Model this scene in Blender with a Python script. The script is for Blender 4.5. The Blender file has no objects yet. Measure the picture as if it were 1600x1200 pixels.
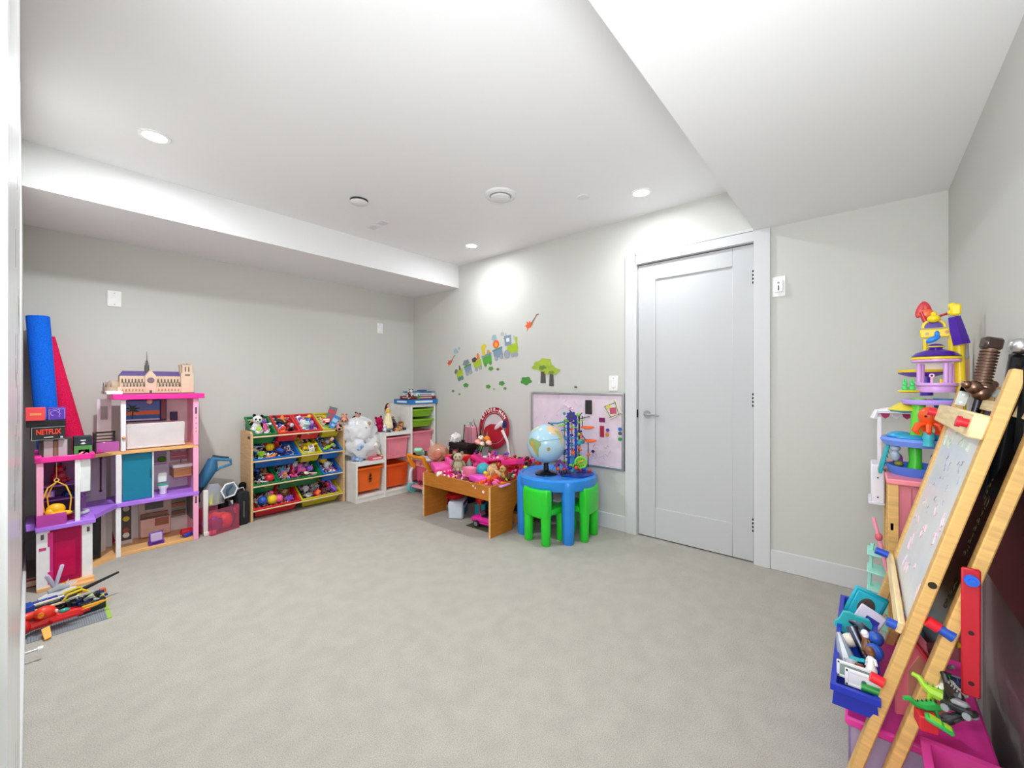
import bpy, bmesh, math, random
from mathutils import Vector, Matrix, Euler
R=math.radians
SC=bpy.context.scene; COL=SC.collection
# ---------------------------------------------------------------- camera
F=644.7; TH=R(40.57); EYE=1.15
cd=bpy.data.cameras.new('camera'); cam=bpy.data.objects.new('camera',cd); COL.objects.link(cam)
cam.location=(0,0,EYE); cam.rotation_euler=(R(90),0,TH-R(90))
cd.sensor_width=36; cd.lens=F/1600*36; cd.clip_start=.005; cd.clip_end=60
SC.camera=cam
# ---------------------------------------------------------------- world, exposure
w=bpy.data.worlds.new('world'); SC.world=w; w.use_nodes=True
w.node_tree.nodes['Background'].inputs[0].default_value=(.95,.975,1,1)
w.node_tree.nodes['Background'].inputs[1].default_value=1.1
SC.view_settings.view_transform='Standard'; SC.view_settings.look='None'
SC.view_settings.exposure=0.70; SC.view_settings.gamma=1; SC.view_settings.use_curve_mapping=False
SC.cycles.use_denoising=True; SC.cycles.max_bounces=10; SC.cycles.diffuse_bounces=7; SC.cycles.transparent_max_bounces=16
SC.cycles.caustics_reflective=False; SC.cycles.caustics_refractive=False
DOWN=[(.417,2.776),(2.647,2.755),(2.646,1.133),(.417,1.133)]
HC=2.424
def area(name,loc,rot,size,power,shape='DISK',spread=180,col=(.93,.98,1),size_y=None):
    l=bpy.data.lights.new(name,'AREA'); l.shape=shape; l.size=size; l.energy=power; l.spread=R(spread); l.color=col
    if size_y: l.size_y=size_y
    o=bpy.data.objects.new(name,l); o.location=loc; o.rotation_euler=rot; COL.objects.link(o); return o
for i,(x,y) in enumerate(DOWN):
    area('downlight_lamp',(x,y,HC-.02),(0,0,0),.09,(9.5 if x<1 else 1.2) if y>2 else 1.8,spread=140)
    area('downlight_glow',(x,y,HC-.021),(0,0,0),.11,(7.5 if x<1 else 3.8) if y>2 else 3.6,spread=180)
# unseen fill light added above the camera, tipped up at the ceiling and the room
fl_=area('added_up_fill',(-.14,.0,1.36),(0,0,0),.45,22,col=(.95,.985,1))
fl_.rotation_euler=Vector((.62,.52,.75)).to_track_quat('-Z','Y').to_euler()
area('added_hall_fill',(-.9,.15,1.5),(R(90),0,R(-55)),.9,8,col=(.98,.99,1))  # unseen fill light added behind the camera to brighten the room
# ---------------------------------------------------------------- helpers: pixel -> world point on a named plane
fx,fy=math.cos(TH),math.sin(TH); rx,ry=fy,-fx
def ray(x,y):
    a=(x-800)/F; b=-(y-600)/F
    return (fx+a*rx,fy+a*ry,b)
def aX(x,y,X): d=ray(x,y); t=X/d[0]; return Vector((X,d[1]*t,EYE+d[2]*t))
def aY(x,y,Y): d=ray(x,y); t=Y/d[1]; return Vector((d[0]*t,Y,EYE+d[2]*t))
def aZ(x,y,Z=0): d=ray(x,y); t=(Z-EYE)/d[2]; return Vector((d[0]*t,d[1]*t,Z))
# ---------------------------------------------------------------- materials
MC={}
def lin(h):
    h=h.lstrip('#'); c=[int(h[i:i+2],16)/255 for i in (0,2,4)]
    return tuple(x/12.92 if x<.04045 else ((x+.055)/1.055)**2.4 for x in c)+(1,)
def mt(h,kind='plastic',rough=None,metal=0,alpha=1.0):
    key=(h,kind,rough,metal,alpha)
    if key in MC: return MC[key]
    m=bpy.data.materials.new(kind+'_'+h.lstrip('#')); m.use_nodes=True; nt=m.node_tree; N=nt.nodes; L=nt.links
    b=N['Principled BSDF']; c=lin(h); b.inputs['Base Color'].default_value=c
    dr={'plastic':.38,'wood':.5,'fabric':.95,'foam':.9,'metal':.3,'paint':.55,'gloss':.15,'card':.6,'plush':1.0,'clear':.15,'carpet':1,'emit':.5}[kind]
    b.inputs['Roughness'].default_value=dr if rough is None else rough
    b.inputs['Metallic'].default_value=1 if kind=='metal' else metal
    if kind in('fabric','plush','carpet','paint','foam'): b.inputs['Specular IOR Level'].default_value=.2
    tc=N.new('ShaderNodeTexCoord')
    def noise(s,d=3,vec='Object',sc=(1,1,1)):
        mp=N.new('ShaderNodeMapping'); mp.inputs['Scale'].default_value=sc; L.new(tc.outputs[vec],mp.inputs[0])
        n=N.new('ShaderNodeTexNoise'); n.inputs['Scale'].default_value=s; n.inputs['Detail'].default_value=d; L.new(mp.outputs[0],n.inputs[0]); return n
    def ramp(n,c0,c1,p0=.3,p1=.7):
        r=N.new('ShaderNodeValToRGB'); r.color_ramp.elements[0].color=c0; r.color_ramp.elements[1].color=c1
        r.color_ramp.elements[0].position=p0; r.color_ramp.elements[1].position=p1; L.new(n.outputs['Fac'],r.inputs[0]); L.new(r.outputs[0],b.inputs['Base Color'])
    def sc_(k): return tuple(min(1,v*k) for v in c[:3])+(1,)
    def bump(n,s,d=.002):
        bp=N.new('ShaderNodeBump'); bp.inputs['Strength'].default_value=s; bp.inputs['Distance'].default_value=d; L.new(n.outputs['Fac'],bp.inputs['Height']); L.new(bp.outputs[0],b.inputs['Normal'])
    if kind=='wood':
        n=noise(9,4,'Object',(1,1,12)); ramp(n,sc_(.82),sc_(1.12)); bump(n,.06)
    elif kind=='carpet':
        n=noise(11,6,'Object'); 
        n2=noise(260,2,'Object'); 
        r=N.new('ShaderNodeValToRGB'); r.color_ramp.elements[0].color=sc_(.955); r.color_ramp.elements[1].color=sc_(1.035); r.color_ramp.elements[0].position=.38; r.color_ramp.elements[1].position=.62
        L.new(n.outputs['Fac'],r.inputs[0])
        r2=N.new('ShaderNodeValToRGB'); r2.color_ramp.elements[0].color=(.72,.72,.72,1); r2.color_ramp.elements[1].color=(1.0,1.0,1.0,1); r2.color_ramp.elements[0].position=.3; r2.color_ramp.elements[1].position=.62
        L.new(n2.outputs['Fac'],r2.inputs[0])
        mx=N.new('ShaderNodeMix'); mx.data_type='RGBA'; mx.blend_type='MULTIPLY'; mx.inputs[0].default_value=1
        L.new(r.outputs[0],mx.inputs[6]); L.new(r2.outputs[0],mx.inputs[7]); L.new(mx.outputs[2],b.inputs['Base Color'])
        bump(n2,.6,.004)
    elif kind=='foam':
        n=noise(160,2); ramp(n,sc_(.8),sc_(1.25),.35,.65); bump(n,.7,.003)
    elif kind in('fabric','plush'):
        n=noise(120 if kind=='fabric' else 60,3); ramp(n,sc_(.8),sc_(1.15)); bump(n,.5,.003)
    elif kind=='paint':
        n=noise(90,2); bump(n,.03,.001)
    elif kind=='metal':
        n=noise(40,2); bump(n,.03,.001)
    elif kind=='clear':
        # thin tinted plastic: a share of the light goes straight through
        t=N.new('ShaderNodeBsdfTransparent'); t.inputs[0].default_value=tuple(.35+.65*v for v in c[:3])+(1,)
        ms=N.new('ShaderNodeMixShader'); ms.inputs[0].default_value=alpha
        L.new(t.outputs[0],ms.inputs[1]); L.new(b.outputs[0],ms.inputs[2]); L.new(ms.outputs[0],N['Material Output'].inputs[0])
    elif kind=='emit':
        b.inputs['Emission Color'].default_value=c; b.inputs['Emission Strength'].default_value=6
    else:
        n=noise(14,2); ramp(n,sc_(.95),sc_(1.04))
    MC[key]=m; return m
# ---------------------------------------------------------------- geometry collector
def rot(e=(0,0,0)): return Euler([R(a) for a in e]).to_matrix().to_4x4()
def TR(loc=(0,0,0),e=(0,0,0)): return Matrix.Translation(Vector(loc))@rot(e)
class G:
    def __init__(s): s.bm=bmesh.new(); s.mi=0; s.m=Matrix()
    def c(s,i): s.mi=i; return s
    def at(s,loc=(0,0,0),e=(0,0,0)): s.m=TR(loc,e); return s
    def _fin(s,vs,local=None):
        fs=set()
        for v in vs: 
            for f in v.link_faces: fs.add(f)
        M_=s.m@local if local is not None else s.m
        for v in vs: v.co=M_@v.co
        for f in fs: f.material_index=s.mi
        return s
    def box(s,c,d,bev=0,e=(0,0,0),seg=1):
        r=bmesh.ops.create_cube(s.bm,size=1); vs=r['verts']
        for v in vs: v.co=Vector((v.co.x*d[0],v.co.y*d[1],v.co.z*d[2]))
        if bev>0:
            es=set(ed for v in vs for ed in v.link_edges)
            rb=bmesh.ops.bevel(s.bm,geom=list(es),offset=min(bev,.49*min(d)),segments=seg,affect='EDGES',profile=.5)
            vs=list(set(v for f in rb['faces'] for v in f.verts)|set(v for v in vs if v.is_valid))
        return s._fin(vs,TR(c,e))
    def b2(s,x0,x1,y0,y1,z0,z1,bev=0): return s.box(((x0+x1)/2,(y0+y1)/2,(z0+z1)/2),(abs(x1-x0),abs(y1-y0),abs(z1-z0)),bev)
    def cyl(s,p0,p1,r0,r1=None,n=16):
        r1=r0 if r1 is None else r1; p0=Vector(p0); p1=Vector(p1); d=p1-p0
        q=d.to_track_quat('Z','Y').to_matrix().to_4x4()
        r=bmesh.ops.create_cone(s.bm,cap_ends=True,cap_tris=False,segments=n,radius1=max(r0,1e-5),radius2=max(r1,1e-5),depth=d.length)
        return s._fin(r['verts'],Matrix.Translation((p0+p1)/2)@q)
    def sph(s,c,r,e=(0,0,0),n=14,top=None):
        if not hasattr(r,'__len__'): r=(r,r,r)
        q=bmesh.ops.create_uvsphere(s.bm,u_segments=n,v_segments=max(6,n//2+1),radius=1)
        for v in q['verts']: v.co=Vector((v.co.x*r[0],v.co.y*r[1],v.co.z*r[2]))
        return s._fin(q['verts'],TR(c,e))
    def lathe(s,prof,c=(0,0,0),n=24,e=(0,0,0)):
        rings=[];vs=[]
        for r,z in prof:
            if r<1e-5: ring=[s.bm.verts.new((0,0,z))]
            else: ring=[s.bm.verts.new((r*math.cos(2*math.pi*k/n),r*math.sin(2*math.pi*k/n),z)) for k in range(n)]
            rings.append(ring); vs+=ring
        for a,b in zip(rings,rings[1:]):
            for k in range(n):
                k2=(k+1)%n
                if len(a)==1 and len(b)==1: continue
                if len(a)==1: s.bm.faces.new((a[0],b[k2],b[k]))
                elif len(b)==1: s.bm.faces.new((a[k],a[k2],b[0]))
                else: s.bm.faces.new((a[k],a[k2],b[k2],b[k]))
        return s._fin(vs,TR(c,e))
    def tube(s,pts,r,n=8,closed=False,flat=1.0):
        pts=[Vector(p) for p in pts]; rs=r if hasattr(r,'__len__') else [r]*len(pts)
        vs=[];rings=[]; up=Vector((0,0,1)); N=len(pts)
        prev=None
        for i,p in enumerate(pts):
            if closed: d=pts[(i+1)%N]-pts[i-1]
            else: d=pts[min(i+1,N-1)]-pts[max(i-1,0)]
            d.normalize()
            if prev is None:
                a=up.cross(d) if abs(d.dot(up))<.95 else Vector((1,0,0)).cross(d)
            else: a=prev-d*prev.dot(d)
            a.normalize(); prev=a; b=d.cross(a)
            ring=[s.bm.verts.new(p+(a*math.cos(2*math.pi*k/n)+b*math.sin(2*math.pi*k/n)*flat)*rs[i]) for k in range(n)]
            rings.append(ring); vs+=ring
        pr=list(zip(rings,rings[1:]))+([(rings[-1],rings[0])] if closed else [])
        for a,b in pr:
            for k in range(n): s.bm.faces.new((a[k],a[(k+1)%n],b[(k+1)%n],b[k]))
        if not closed: s.bm.faces.new(rings[0][::-1]); s.bm.faces.new(rings[-1])
        return s._fin(vs)
    def prism(s,poly,t,c=(0,0,0),e=(0,0,0),scale=1.0):
        """polygon in local XY, extruded along +Z by t"""
        a=[s.bm.verts.new((x*scale,y*scale,0)) for x,y in poly]; b=[s.bm.verts.new((x*scale,y*scale,t)) for x,y in poly]
        s.bm.faces.new(a[::-1]); s.bm.faces.new(b); n=len(a)
        for k in range(n): s.bm.faces.new((a[k],a[(k+1)%n],b[(k+1)%n],b[k]))
        return s._fin(a+b,TR(c,e))
    def torus(s,c,R0,r,e=(0,0,0),n=20,k=8,arc=360,flat=1):
        m=s.m; s.m=m@TR(c,e)
        full=arc>=360; cnt=n if full else n+1
        pts=[(R0*math.cos(R(arc)*i/n),R0*math.sin(R(arc)*i/n),0) for i in range(cnt)]
        s.tube(pts,r,k,closed=full,flat=flat); s.m=m; return s
    def tub(s,w,d,h,t=.004,taper=.85,c=(0,0,0),lip=.012):
        """open bin: rim w x d at z=0, tapering down to -h"""
        def ring(a,b,z): return [s.bm.verts.new((x*a/2,y*b/2,z)) for x,y in ((-1,-1),(1,-1),(1,1),(-1,1))]
        o=[(w-2*lip,d-2*lip,-.004),(w*taper,d*taper,-h)]
        rs=[ring(w,d,-.016),ring(w,d,0),ring(w-2*lip-2*t,d-2*lip-2*t,0),ring(w*taper-2*t,d*taper-2*t,-h+t)]
        ou=[ring(w-.004,d-.004,-.016),ring(w-2*lip,d-2*lip,-.012),ring(w*taper,d*taper,-h)]
        vs=[v for r in rs+ou for v in r]
        def br(a,b):
            for k in range(4): s.bm.faces.new((a[k],a[(k+1)%4],b[(k+1)%4],b[k]))
        br(rs[0],rs[1]);br(rs[1],rs[2]);br(rs[2],rs[3]); s.bm.faces.new(rs[3])
        br(ou[2],ou[1]);br(ou[1],ou[0]);br(ou[0],rs[0]); s.bm.faces.new(ou[2][::-1])
        return s._fin(vs,Matrix.Translation(Vector(c)))
def tag(o,label=None,cat=None,group=None,kind=None):
    if label: o['label']=label
    if cat: o['category']=cat
    if group: o['group']=group
    if kind: o['kind']=kind
    return o
def mesh(name,g,mats):
    bmesh.ops.recalc_face_normals(g.bm,faces=g.bm.faces)
    me=bpy.data.meshes.new(name); g.bm.to_mesh(me); g.bm.free()
    for m in (mats if isinstance(mats,(list,tuple)) else [mats]): me.materials.append(m)
    me.polygons.foreach_set('use_smooth',[True]*len(me.polygons)); me.set_sharp_from_angle(angle=R(38))
    return me
def M(name,g,mats,parent=None,loc=(0,0,0),e=(0,0,0),label=None):
    o=bpy.data.objects.new(name,mesh(name,g,mats)); COL.objects.link(o)
    o.location=loc; o.rotation_euler=[R(a) for a in e]
    if parent: o.parent=parent
    if label: o['label']=label
    return o
def T(name,label,cat,loc=(0,0,0),e=(0,0,0),group=None):
    o=bpy.data.objects.new(name,None); COL.objects.link(o); o.empty_display_size=.05
    o.location=loc; o.rotation_euler=[R(a) for a in e]; return tag(o,label,cat,group)
def S(name,g,mats,parent=None):
    o=M(name,g,mats,parent)
    if not parent: o['kind']='structure'
    return o
def put(o,loc,e=(0,0,0),s=1):
    o.location=loc; o.rotation_euler=[R(a) for a in e]; o.scale=(s,s,s); return o
def copy_tree(o,parent=None):
    c=o.copy(); COL.objects.link(c); c.parent=parent
    for ch in list(o.children): copy_tree(ch,c)
    return c
def text(name,body,size,mat,parent,loc,e,depth=.0006,sx=1,bold=0):
    cu=bpy.data.curves.new(name,'FONT'); cu.body=body; cu.size=size; cu.align_x='CENTER'; cu.align_y='CENTER'; cu.extrude=depth; cu.offset=bold
    o=bpy.data.objects.new(name+'_tmp',cu); COL.objects.link(o)
    dg=bpy.context.evaluated_depsgraph_get(); me=bpy.data.meshes.new_from_object(o.evaluated_get(dg))
    bpy.data.objects.remove(o); bpy.data.curves.remove(cu)
    me.materials.clear(); me.materials.append(mat)
    q=bpy.data.objects.new(name,me); COL.objects.link(q); q.parent=parent; q.location=loc; q.rotation_euler=[R(a) for a in e]; q.scale=(sx,1,1)
    return q
# ================================================================ THE ROOM
UB,VA,VC,WD=3.01,4.144,-.3185,-.028
wallm=mt('#cbcbc6','paint'); whitem=mt('#e4e4e5','paint'); trimm=mt('#d3d4d6','paint',rough=.35); ceilm=mt('#ebebec','paint')
S('floor',G().b2(-1.3,UB+.1,VC-.1,VA+.1,-.08,0),mt('#b8b3aa','carpet'))
g=G().b2(-1.3,UB+.1,VC-.1,VA+.1,HC,HC+.06)
S('ceiling',g,ceilm)
S('wall_north',G().b2(WD-.12,UB+.1,VA,VA+.1,0,HC),wallm)
# wall with the door opening (Y .544-1.319, Z 0-2.057)
DY0,DY1,DZ=.540,1.322,2.058
g=G().b2(UB,UB+.12,VC-.1,DY0,0,HC).b2(UB,UB+.12,DY1,VA+.1,0,HC).b2(UB,UB+.12,DY0,DY1,DZ,HC).b2(UB+.1,UB+.12,DY0,DY1,0,DZ)
S('wall_east',g,wallm)
S('wall_south',G().b2(-1.3,UB+.1,VC-.1,VC,0,HC),wallm)
S('wall_west',G().b2(WD-.12,WD,.62,VA+.1,0,HC),wallm)
# dropped soffit over the far wall and lowered bulkhead on the near side
S('trim_1',G().b2(WD-.1,UB+.02,3.337,VA+.02,2.185,HC+.01),ceilm)
S('trim_2',G().b2(-1.3,UB+.02,VC-.02,.535,2.127,HC+.01),ceilm)
# baseboards
bz=.122;bt=.014
S('baseboard_north',G().b2(WD,UB,VA-bt,VA,0,bz,.003),trimm)
S('baseboard_east',G().b2(UB-bt,UB,VC,.449,0,bz,.003).b2(UB-bt,UB,1.412,VA,0,bz,.003),trimm)
S('baseboard_south',G().b2(-1.2,UB,VC,VC+bt,0,bz,.003),trimm)
S('baseboard_west',G().b2(WD,WD+bt,1.55,VA,0,bz,.003),trimm)
# door with casing
g=G().b2(UB-.018,UB,.449,.540,0,2.127,.002).b2(UB-.018,UB,1.322,1.412,0,2.145,.002).b2(UB-.018,UB,.536,1.33,2.058,2.127,.002).b2(UB-.018,UB,.54,1.33,2.12,2.145,.002)
S('trim_3',g,trimm)
S('trim_4',G().b2(UB-.002,UB+.1,.532,.5405,0,2.06).b2(UB-.002,UB+.1,1.3215,1.33,0,2.06).b2(UB-.002,UB+.1,.532,1.33,2.057,2.066),trimm)
door=bpy.data.objects.new('door_1',None); COL.objects.link(door); door['kind']='structure'
x0=UB+.012; g=G()
a0,a1,z0,z1=.545,1.318,.008,2.050; p0,p1,q0,q1=.668,1.186,.229,1.928
g.b2(x0,x0+.035,a0,p0,z0,z1,.002).b2(x0,x0+.035,p1,a1,z0,z1,.002).b2(x0,x0+.035,p0,p1,z0,q0,.002).b2(x0,x0+.035,p0,p1,q1,z1,.002)
dm2=mt('#c3c4c6','paint',rough=.35)
M('stile_frame',g,dm2,door)
M('recessed_panel',G().b2(x0+.012,x0+.028,p0-.005,p1+.005,q0-.005,q1+.005),dm2,door)
bm_=mt('#1c1c1e','metal',rough=.45); chrome=mt('#c8c8ca','metal',rough=.2)
for z in (.249,1.048,1.834):
    h=M('hinge',G().cyl((UB-.004,.543,z-.045),(UB-.004,.543,z+.045),.006,n=10),trimm,door)
    for dz in(-.036,-.012,.012,.036): M('knuckle',G().cyl((UB-.0045,.543,z+dz-.007),(UB-.0045,.543,z+dz+.007),.0068,n=10),bm_,h)
lv=M('lever_handle',G().cyl((x0-.002,1.245,.924),(x0-.012,1.245,.924),.027,n=20).cyl((x0-.01,1.245,.924),(x0-.05,1.245,.924),.009,n=12).tube([(x0-.046,1.248,.924),(x0-.05,1.22,.924),(x0-.05,1.14,.918)],[.009,.009,.006],8),chrome,door)
M('strike_plate',G().b2(UB-.003,UB+.03,1.3195,1.3225,.895,.955),bm_,door)
# open leaf of the entry door lying against the near wall
lf=bpy.data.objects.new('door_2',None); COL.objects.link(lf); lf['kind']='structure'
sc=mt('#e4e5e6','gloss',rough=.22)
M('door_leaf',G().b2(WD+.001,-.0155,.70,1.50,.008,2.04,.001),sc,lf)
g=G(); random.seed(5)
for k in range(26):
    y=random.uniform(.95,1.45); z=random.choice([random.uniform(.95,1.35),random.uniform(.3,1.6)]); h=random.uniform(.01,.09)
    g.b2(-.0157,-.0153,y,y+random.uniform(.002,.012),z,z+h)
M('scuff_mark',g,mt('#6d6a66','paint'),lf)
# door stop on the west baseboard
t=T('door_stop','small white-tipped spring door stop on the baseboard beside the toy brick plates','door stop',(WD+bt,2.62,.045))
M('spring',G().cyl((0,0,0),(.035,0,0),.006,.005,n=10),chrome,t); M('rubber_tip',G().cyl((.035,0,0),(.05,0,0),.009,.008,n=12),mt('#f0f0f0','plastic'),t)
# ---- ceiling fittings
for i,(x,y) in enumerate(DOWN):
    t=T('downlight',['round recessed ceiling light above the dollhouse','round recessed ceiling light near the soffit above the train stickers','round recessed ceiling light in front of the white door','round recessed ceiling light above the doorway, out of the photo'][i],'light',(x,y,HC),group='recessed ceiling lights')
    M('trim_ring',G().lathe([(.066,0),(.066,-.004),(.062,-.006),(.050,-.005),(.048,0)],n=32),mt('#f4f4f4','plastic'),t)
    M('lamp_lens',G().lathe([(0,-.0035),(.048,-.0035)],n=28),mt('#fffaf0','emit'),t)
t=T('ceiling_vent','large round white ceiling diffuser in the middle of the ceiling','vent',(2.057,1.864,HC),group='round ceiling diffusers')
M('outer_ring',G().lathe([(.105,0),(.103,-.012),(.085,-.02),(.072,-.016),(.07,0)],n=36),whitem,t); M('centre_disc',G().lathe([(0,-.034),(.05,-.034),(.064,-.028),(.066,-.02),(.03,-.008),(.03,0)],n=36),whitem,t)
t=T('ceiling_vent','small round white ceiling diffuser with a dark gap nearer the soffit','vent',(1.484,2.667,HC),group='round ceiling diffusers')
M('outer_ring',G().lathe([(.06,0),(.06,-.004),(.05,-.006),(.05,0)],n=32),mt('#4a4a4a','plastic'),t); M('centre_disc',G().lathe([(0,-.026),(.048,-.024),(.06,-.014),(.05,-.008),(.02,-.004)],n=32),whitem,t)
tag(M('sprinkler_cap',G().lathe([(0,-.006),(.040,-.005),(.042,0)],n=28),whitem,None,(2.452,1.462,HC)),'flat round sprinkler cover on the ceiling beside a recessed light','sprinkler cap')
t=T('supply_vent','flat white rectangular ceiling vent with two louvre sections','vent',(1.81,2.96,HC))
for dy in(-.065,.065):
    f=M('louvre_frame',G().b2(-.035,.035,dy-.05,dy+.05,-.006,0,.002),whitem,t)
    for k in range(4): M('louvre_slat',G().b2(-.027+k*.015,-.020+k*.015,dy-.043,dy+.043,-.0085,-.006),trimm,f)
# ---- wall plates
def plate(label,cat,parts,loc,e,w=.07,h=.11,name='wall_plate'):
    t=T(name,label,cat,loc,e)
    M('plate',G().box((0,-.003,0),(w,.006,h),.002),mt('#f0f0f0','plastic'),t)
    for kind in parts:
        if kind=='screw':
            for z in(-.04,.04): M('screw',G().cyl((0,-.006,z),(0,-.0075,z),.003,n=8),mt('#8c8c8c','metal'),t)
        if kind=='rocker': M('rocker',G().box((0,-.008,0),(.032,.008,.066),.002,(4,0,0)),mt('#f6f6f6','plastic'),t)
        if kind=='dial':
            M('control_body',G().box((0,-.012,0),(.046,.02,.074),.003),mt('#f6f6f6','plastic'),t); M('indicator',G().cyl((0,-.022,.02),(0,-.024,.02),.006,n=12),mt('#9a9a9a','plastic'),t)
            M('slider',G().box((0,-.024,-.012),(.006,.005,.03),.001),mt('#55585c','plastic'),t)
        if kind=='outlet':
            for z in(-.022,.022): 
                q=M('socket',G().box((0,-.007,z),(.034,.004,.032),.004),mt('#f6f6f6','plastic'),t)
                for dx in(-.006,.006): M('slot',G().box((dx,-.0095,z),(.002,.001,.008)),mt('#333333','plastic'),q)
plate('blank white wall plate with two screws above the dollhouse','wall plate',['screw'],(.398,VA,1.768),(0,0,0),.075,.115)
plate('blank white wall plate high up near the room corner','wall plate',['screw'],(2.556,VA,1.775),(0,0,0),.07,.11)
plate('white rocker light switch above the whiteboard beside the door casing','switch',['rocker','screw'],(UB,1.515,1.155),(0,0,-90),.075,.12,name='light_switch')
plate('white wall control with a slider on the far side of the door casing','switch',['dial'],(UB,.405,1.752),(0,0,-90),.07,.125,name='wall_control')
t=T('wall_hook','tiny brown hook screwed to the wall above the whiteboard','hook',(UB,1.863,1.125),(0,0,-90)); M('hook_body',G().cyl((0,0,0),(0,-.012,0),.009,n=10).sph((.006,-.016,.002),.008,n=8),mt('#9a7a62','metal'),t)
# wall stickers ------------------------------------------------------------
def circ(r=1,n=12,cx=0,cy=0,ry=None): return [(cx+r*math.cos(2*math.pi*k/n),cy+(ry or r)*math.sin(2*math.pi*k/n)) for k in range(n)]
def onB(px,py,off=.0): v=aX(px,py,UB); v.x-=off; return v
BT=(90,0,-90)   # local XY of a flat figure -> wall east, X to the photo's right (-Y world)
def cloud(r,n=14,seed=0,ry=.7):
    random.seed(seed); return [(r*(1+.14*math.sin(5*a+seed)+.06*random.random())*math.cos(a),r*ry*(1+.14*math.sin(5*a+seed))*math.sin(a)) for a in [2*math.pi*k/(n*2) for k in range(n*2)]]
def sticker(name,label,cat,px,py,layers,roll=0,group='nursery wall stickers'):
    t=T(name,label,cat,onB(px,py),(90+0,0,-90),group)
    t.rotation_euler=(Matrix.Rotation(R(-90),4,'Z')@Matrix.Rotation(R(90),4,'X')@Matrix.Rotation(R(roll),4,'Z')).to_euler()
    for i,(nm,poly,cx,cy,col) in enumerate(layers):
        M(nm,G().prism(poly,.0012+.0004*i,(cx,cy,0)),mt(col,'card'),t)
    return t
k=1/1000
GRN,LIM,BLU,GRY,ORG,TEA='#4f9a3c','#a6bf2a','#7f93ac','#9aa3ad','#e5622b','#8fb3bd'
def wheels(xs,r,y,col=GRY): return [('wheel',circ(r),x,y,col) for x in xs]
def quad(w,h,t=.85): return [(-w*t,-h),(w*t,-h),(w,h),(-w,h)]
sticker('train_sticker','steam engine wall sticker in lime green with a blue cab','sticker',798,545,[('boiler',[(-.045,-.045),(.085,-.045),(.095,.0),(.085,.045),(-.045,.045)],0,0,LIM),('cab',quad(.045,.05,.9),-.03,.085,BLU),('chimney',quad(.014,.035,.7),.075,.07,LIM),('window',quad(.02,.018,1),-.028,.09,'#e6e8e2')]+wheels((.02,.065),.024,-.06)+wheels((-.05,),.042,-.045),4)
sticker('lion_wagon_sticker','blue wagon wall sticker carrying a round orange lion face','sticker',778,550,[('wagon',quad(.065,.045),0,-.01,BLU),('stripe',quad(.068,.008,1),0,.03,'#4f8f86'),('animal',circ(.042,16),-.005,.082,ORG),('face',circ(.022),-.005,.078,'#f4a13c')]+wheels((-.035,.035),.022,-.06),14)
sticker('giraffe_wagon_sticker','green wagon wall sticker with a yellow giraffe looking out','sticker',761,560,[('wagon',quad(.068,.045),0,-.01,'#5aa83a'),('stripe',quad(.07,.012,1),0,.035,BLU),('animal',[(-.05,.04),(-.015,.04),(-.01,.1),(.02,.12),(.015,.15),(-.03,.155),(-.055,.13)],0,0,'#d9c132'),('passenger',circ(.02),.035,.06,'#c99a4a')]+wheels((-.035,.035),.02,-.058,GRN),14)
sticker('monkey_wagon_sticker','lime wagon wall sticker with a brown and an orange animal riding','sticker',746,567,[('wagon',quad(.062,.04),0,-.015,LIM),('animal',cloud(.036,8,2),-.035,.045,'#5e3a34'),('passenger',[(.005,.03),(.045,.03),(.05,.07),(.03,.10),(.01,.08)],0,0,'#d98437')]+wheels((-.03,.03),.022,-.06),16)
sticker('hippo_wagon_sticker','small blue wagon wall sticker with a grey hippo on top','sticker',731,574,[('wagon',quad(.055,.038),0,-.02,BLU),('animal',cloud(.05,10,4,.62),-.01,.055,'#7c8a93'),('stripe',quad(.057,.008,1),0,.018,GRN)]+wheels((-.028,.028),.024,-.062),18)
sticker('zebra_wagon_sticker','last lime wagon wall sticker with a grey zebra leaning out','sticker',717,582,[('wagon',quad(.055,.045),.01,-.02,LIM),('animal',[(-.07,.02),(-.04,.05),(-.01,.035),(-.02,.01),(-.055,-.005)],0,0,'#707678'),('passenger',[(.01,.02),(.04,.025),(.035,.06),(.02,.075)],0,0,'#6b5a4e')]+wheels((-.01,.035),.024,-.07,'#5d8a8e'),14)
for px,py,sd,lab in((704,567,1,'orange bird wall sticker with a long neck left of the train'),(829,508,2,'orange bird wall sticker with a long neck above the engine')):
    s=1 if sd==1 else 1.2
    sticker('bird_sticker',lab,'sticker',px,py,[('bird_body',[(-.055*s,.0*s),(-.035*s,.008*s),(-.04*s,.035*s),(-.018*s,.018*s),(-.008*s,.035*s),(.008*s,.014*s),(.022*s,.006*s),(.004*s,-.018*s),(-.02*s,-.022*s),(-.035*s,-.05*s),(-.032*s,-.022*s)],0,0,ORG),('bird_neck',[(0,-.01*s),(.02*s,.01*s),(.045*s,.045*s),(.062*s,.07*s),(.080*s,.072*s),(.078*s,.080*s),(.056*s,.078*s),(.036*s,.05*s),(0,.014*s)],0,0,'#9a6a5a')])
sticker('flower_sticker','pale blue paint-splash wall sticker above the wagons near the lion','sticker',772,528,[('petals',cloud(.032,10,3,1),0,0,TEA)])
sticker('flower_sticker','pale blue paint-splash wall sticker with two dots near the zebra wagon','sticker',712,549,[('petals',cloud(.030,10,6,1),0,0,'#9fb4c2'),('dot',circ(.017),.055,.03,'#a8b2b8'),('dot',circ(.011),.035,-.01,'#a8b2b8')])
sticker('smoke_sticker','three grey puff wall stickers drifting above the lion wagon','sticker',785,522,[('puff',cloud(.022,8,1,1),0,0,'#a9b3bb'),('dot',circ(.012),.045,-.004,'#b0b6bb'),('dot',circ(.010),.018,-.045,'#b0b6bb')])
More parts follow.
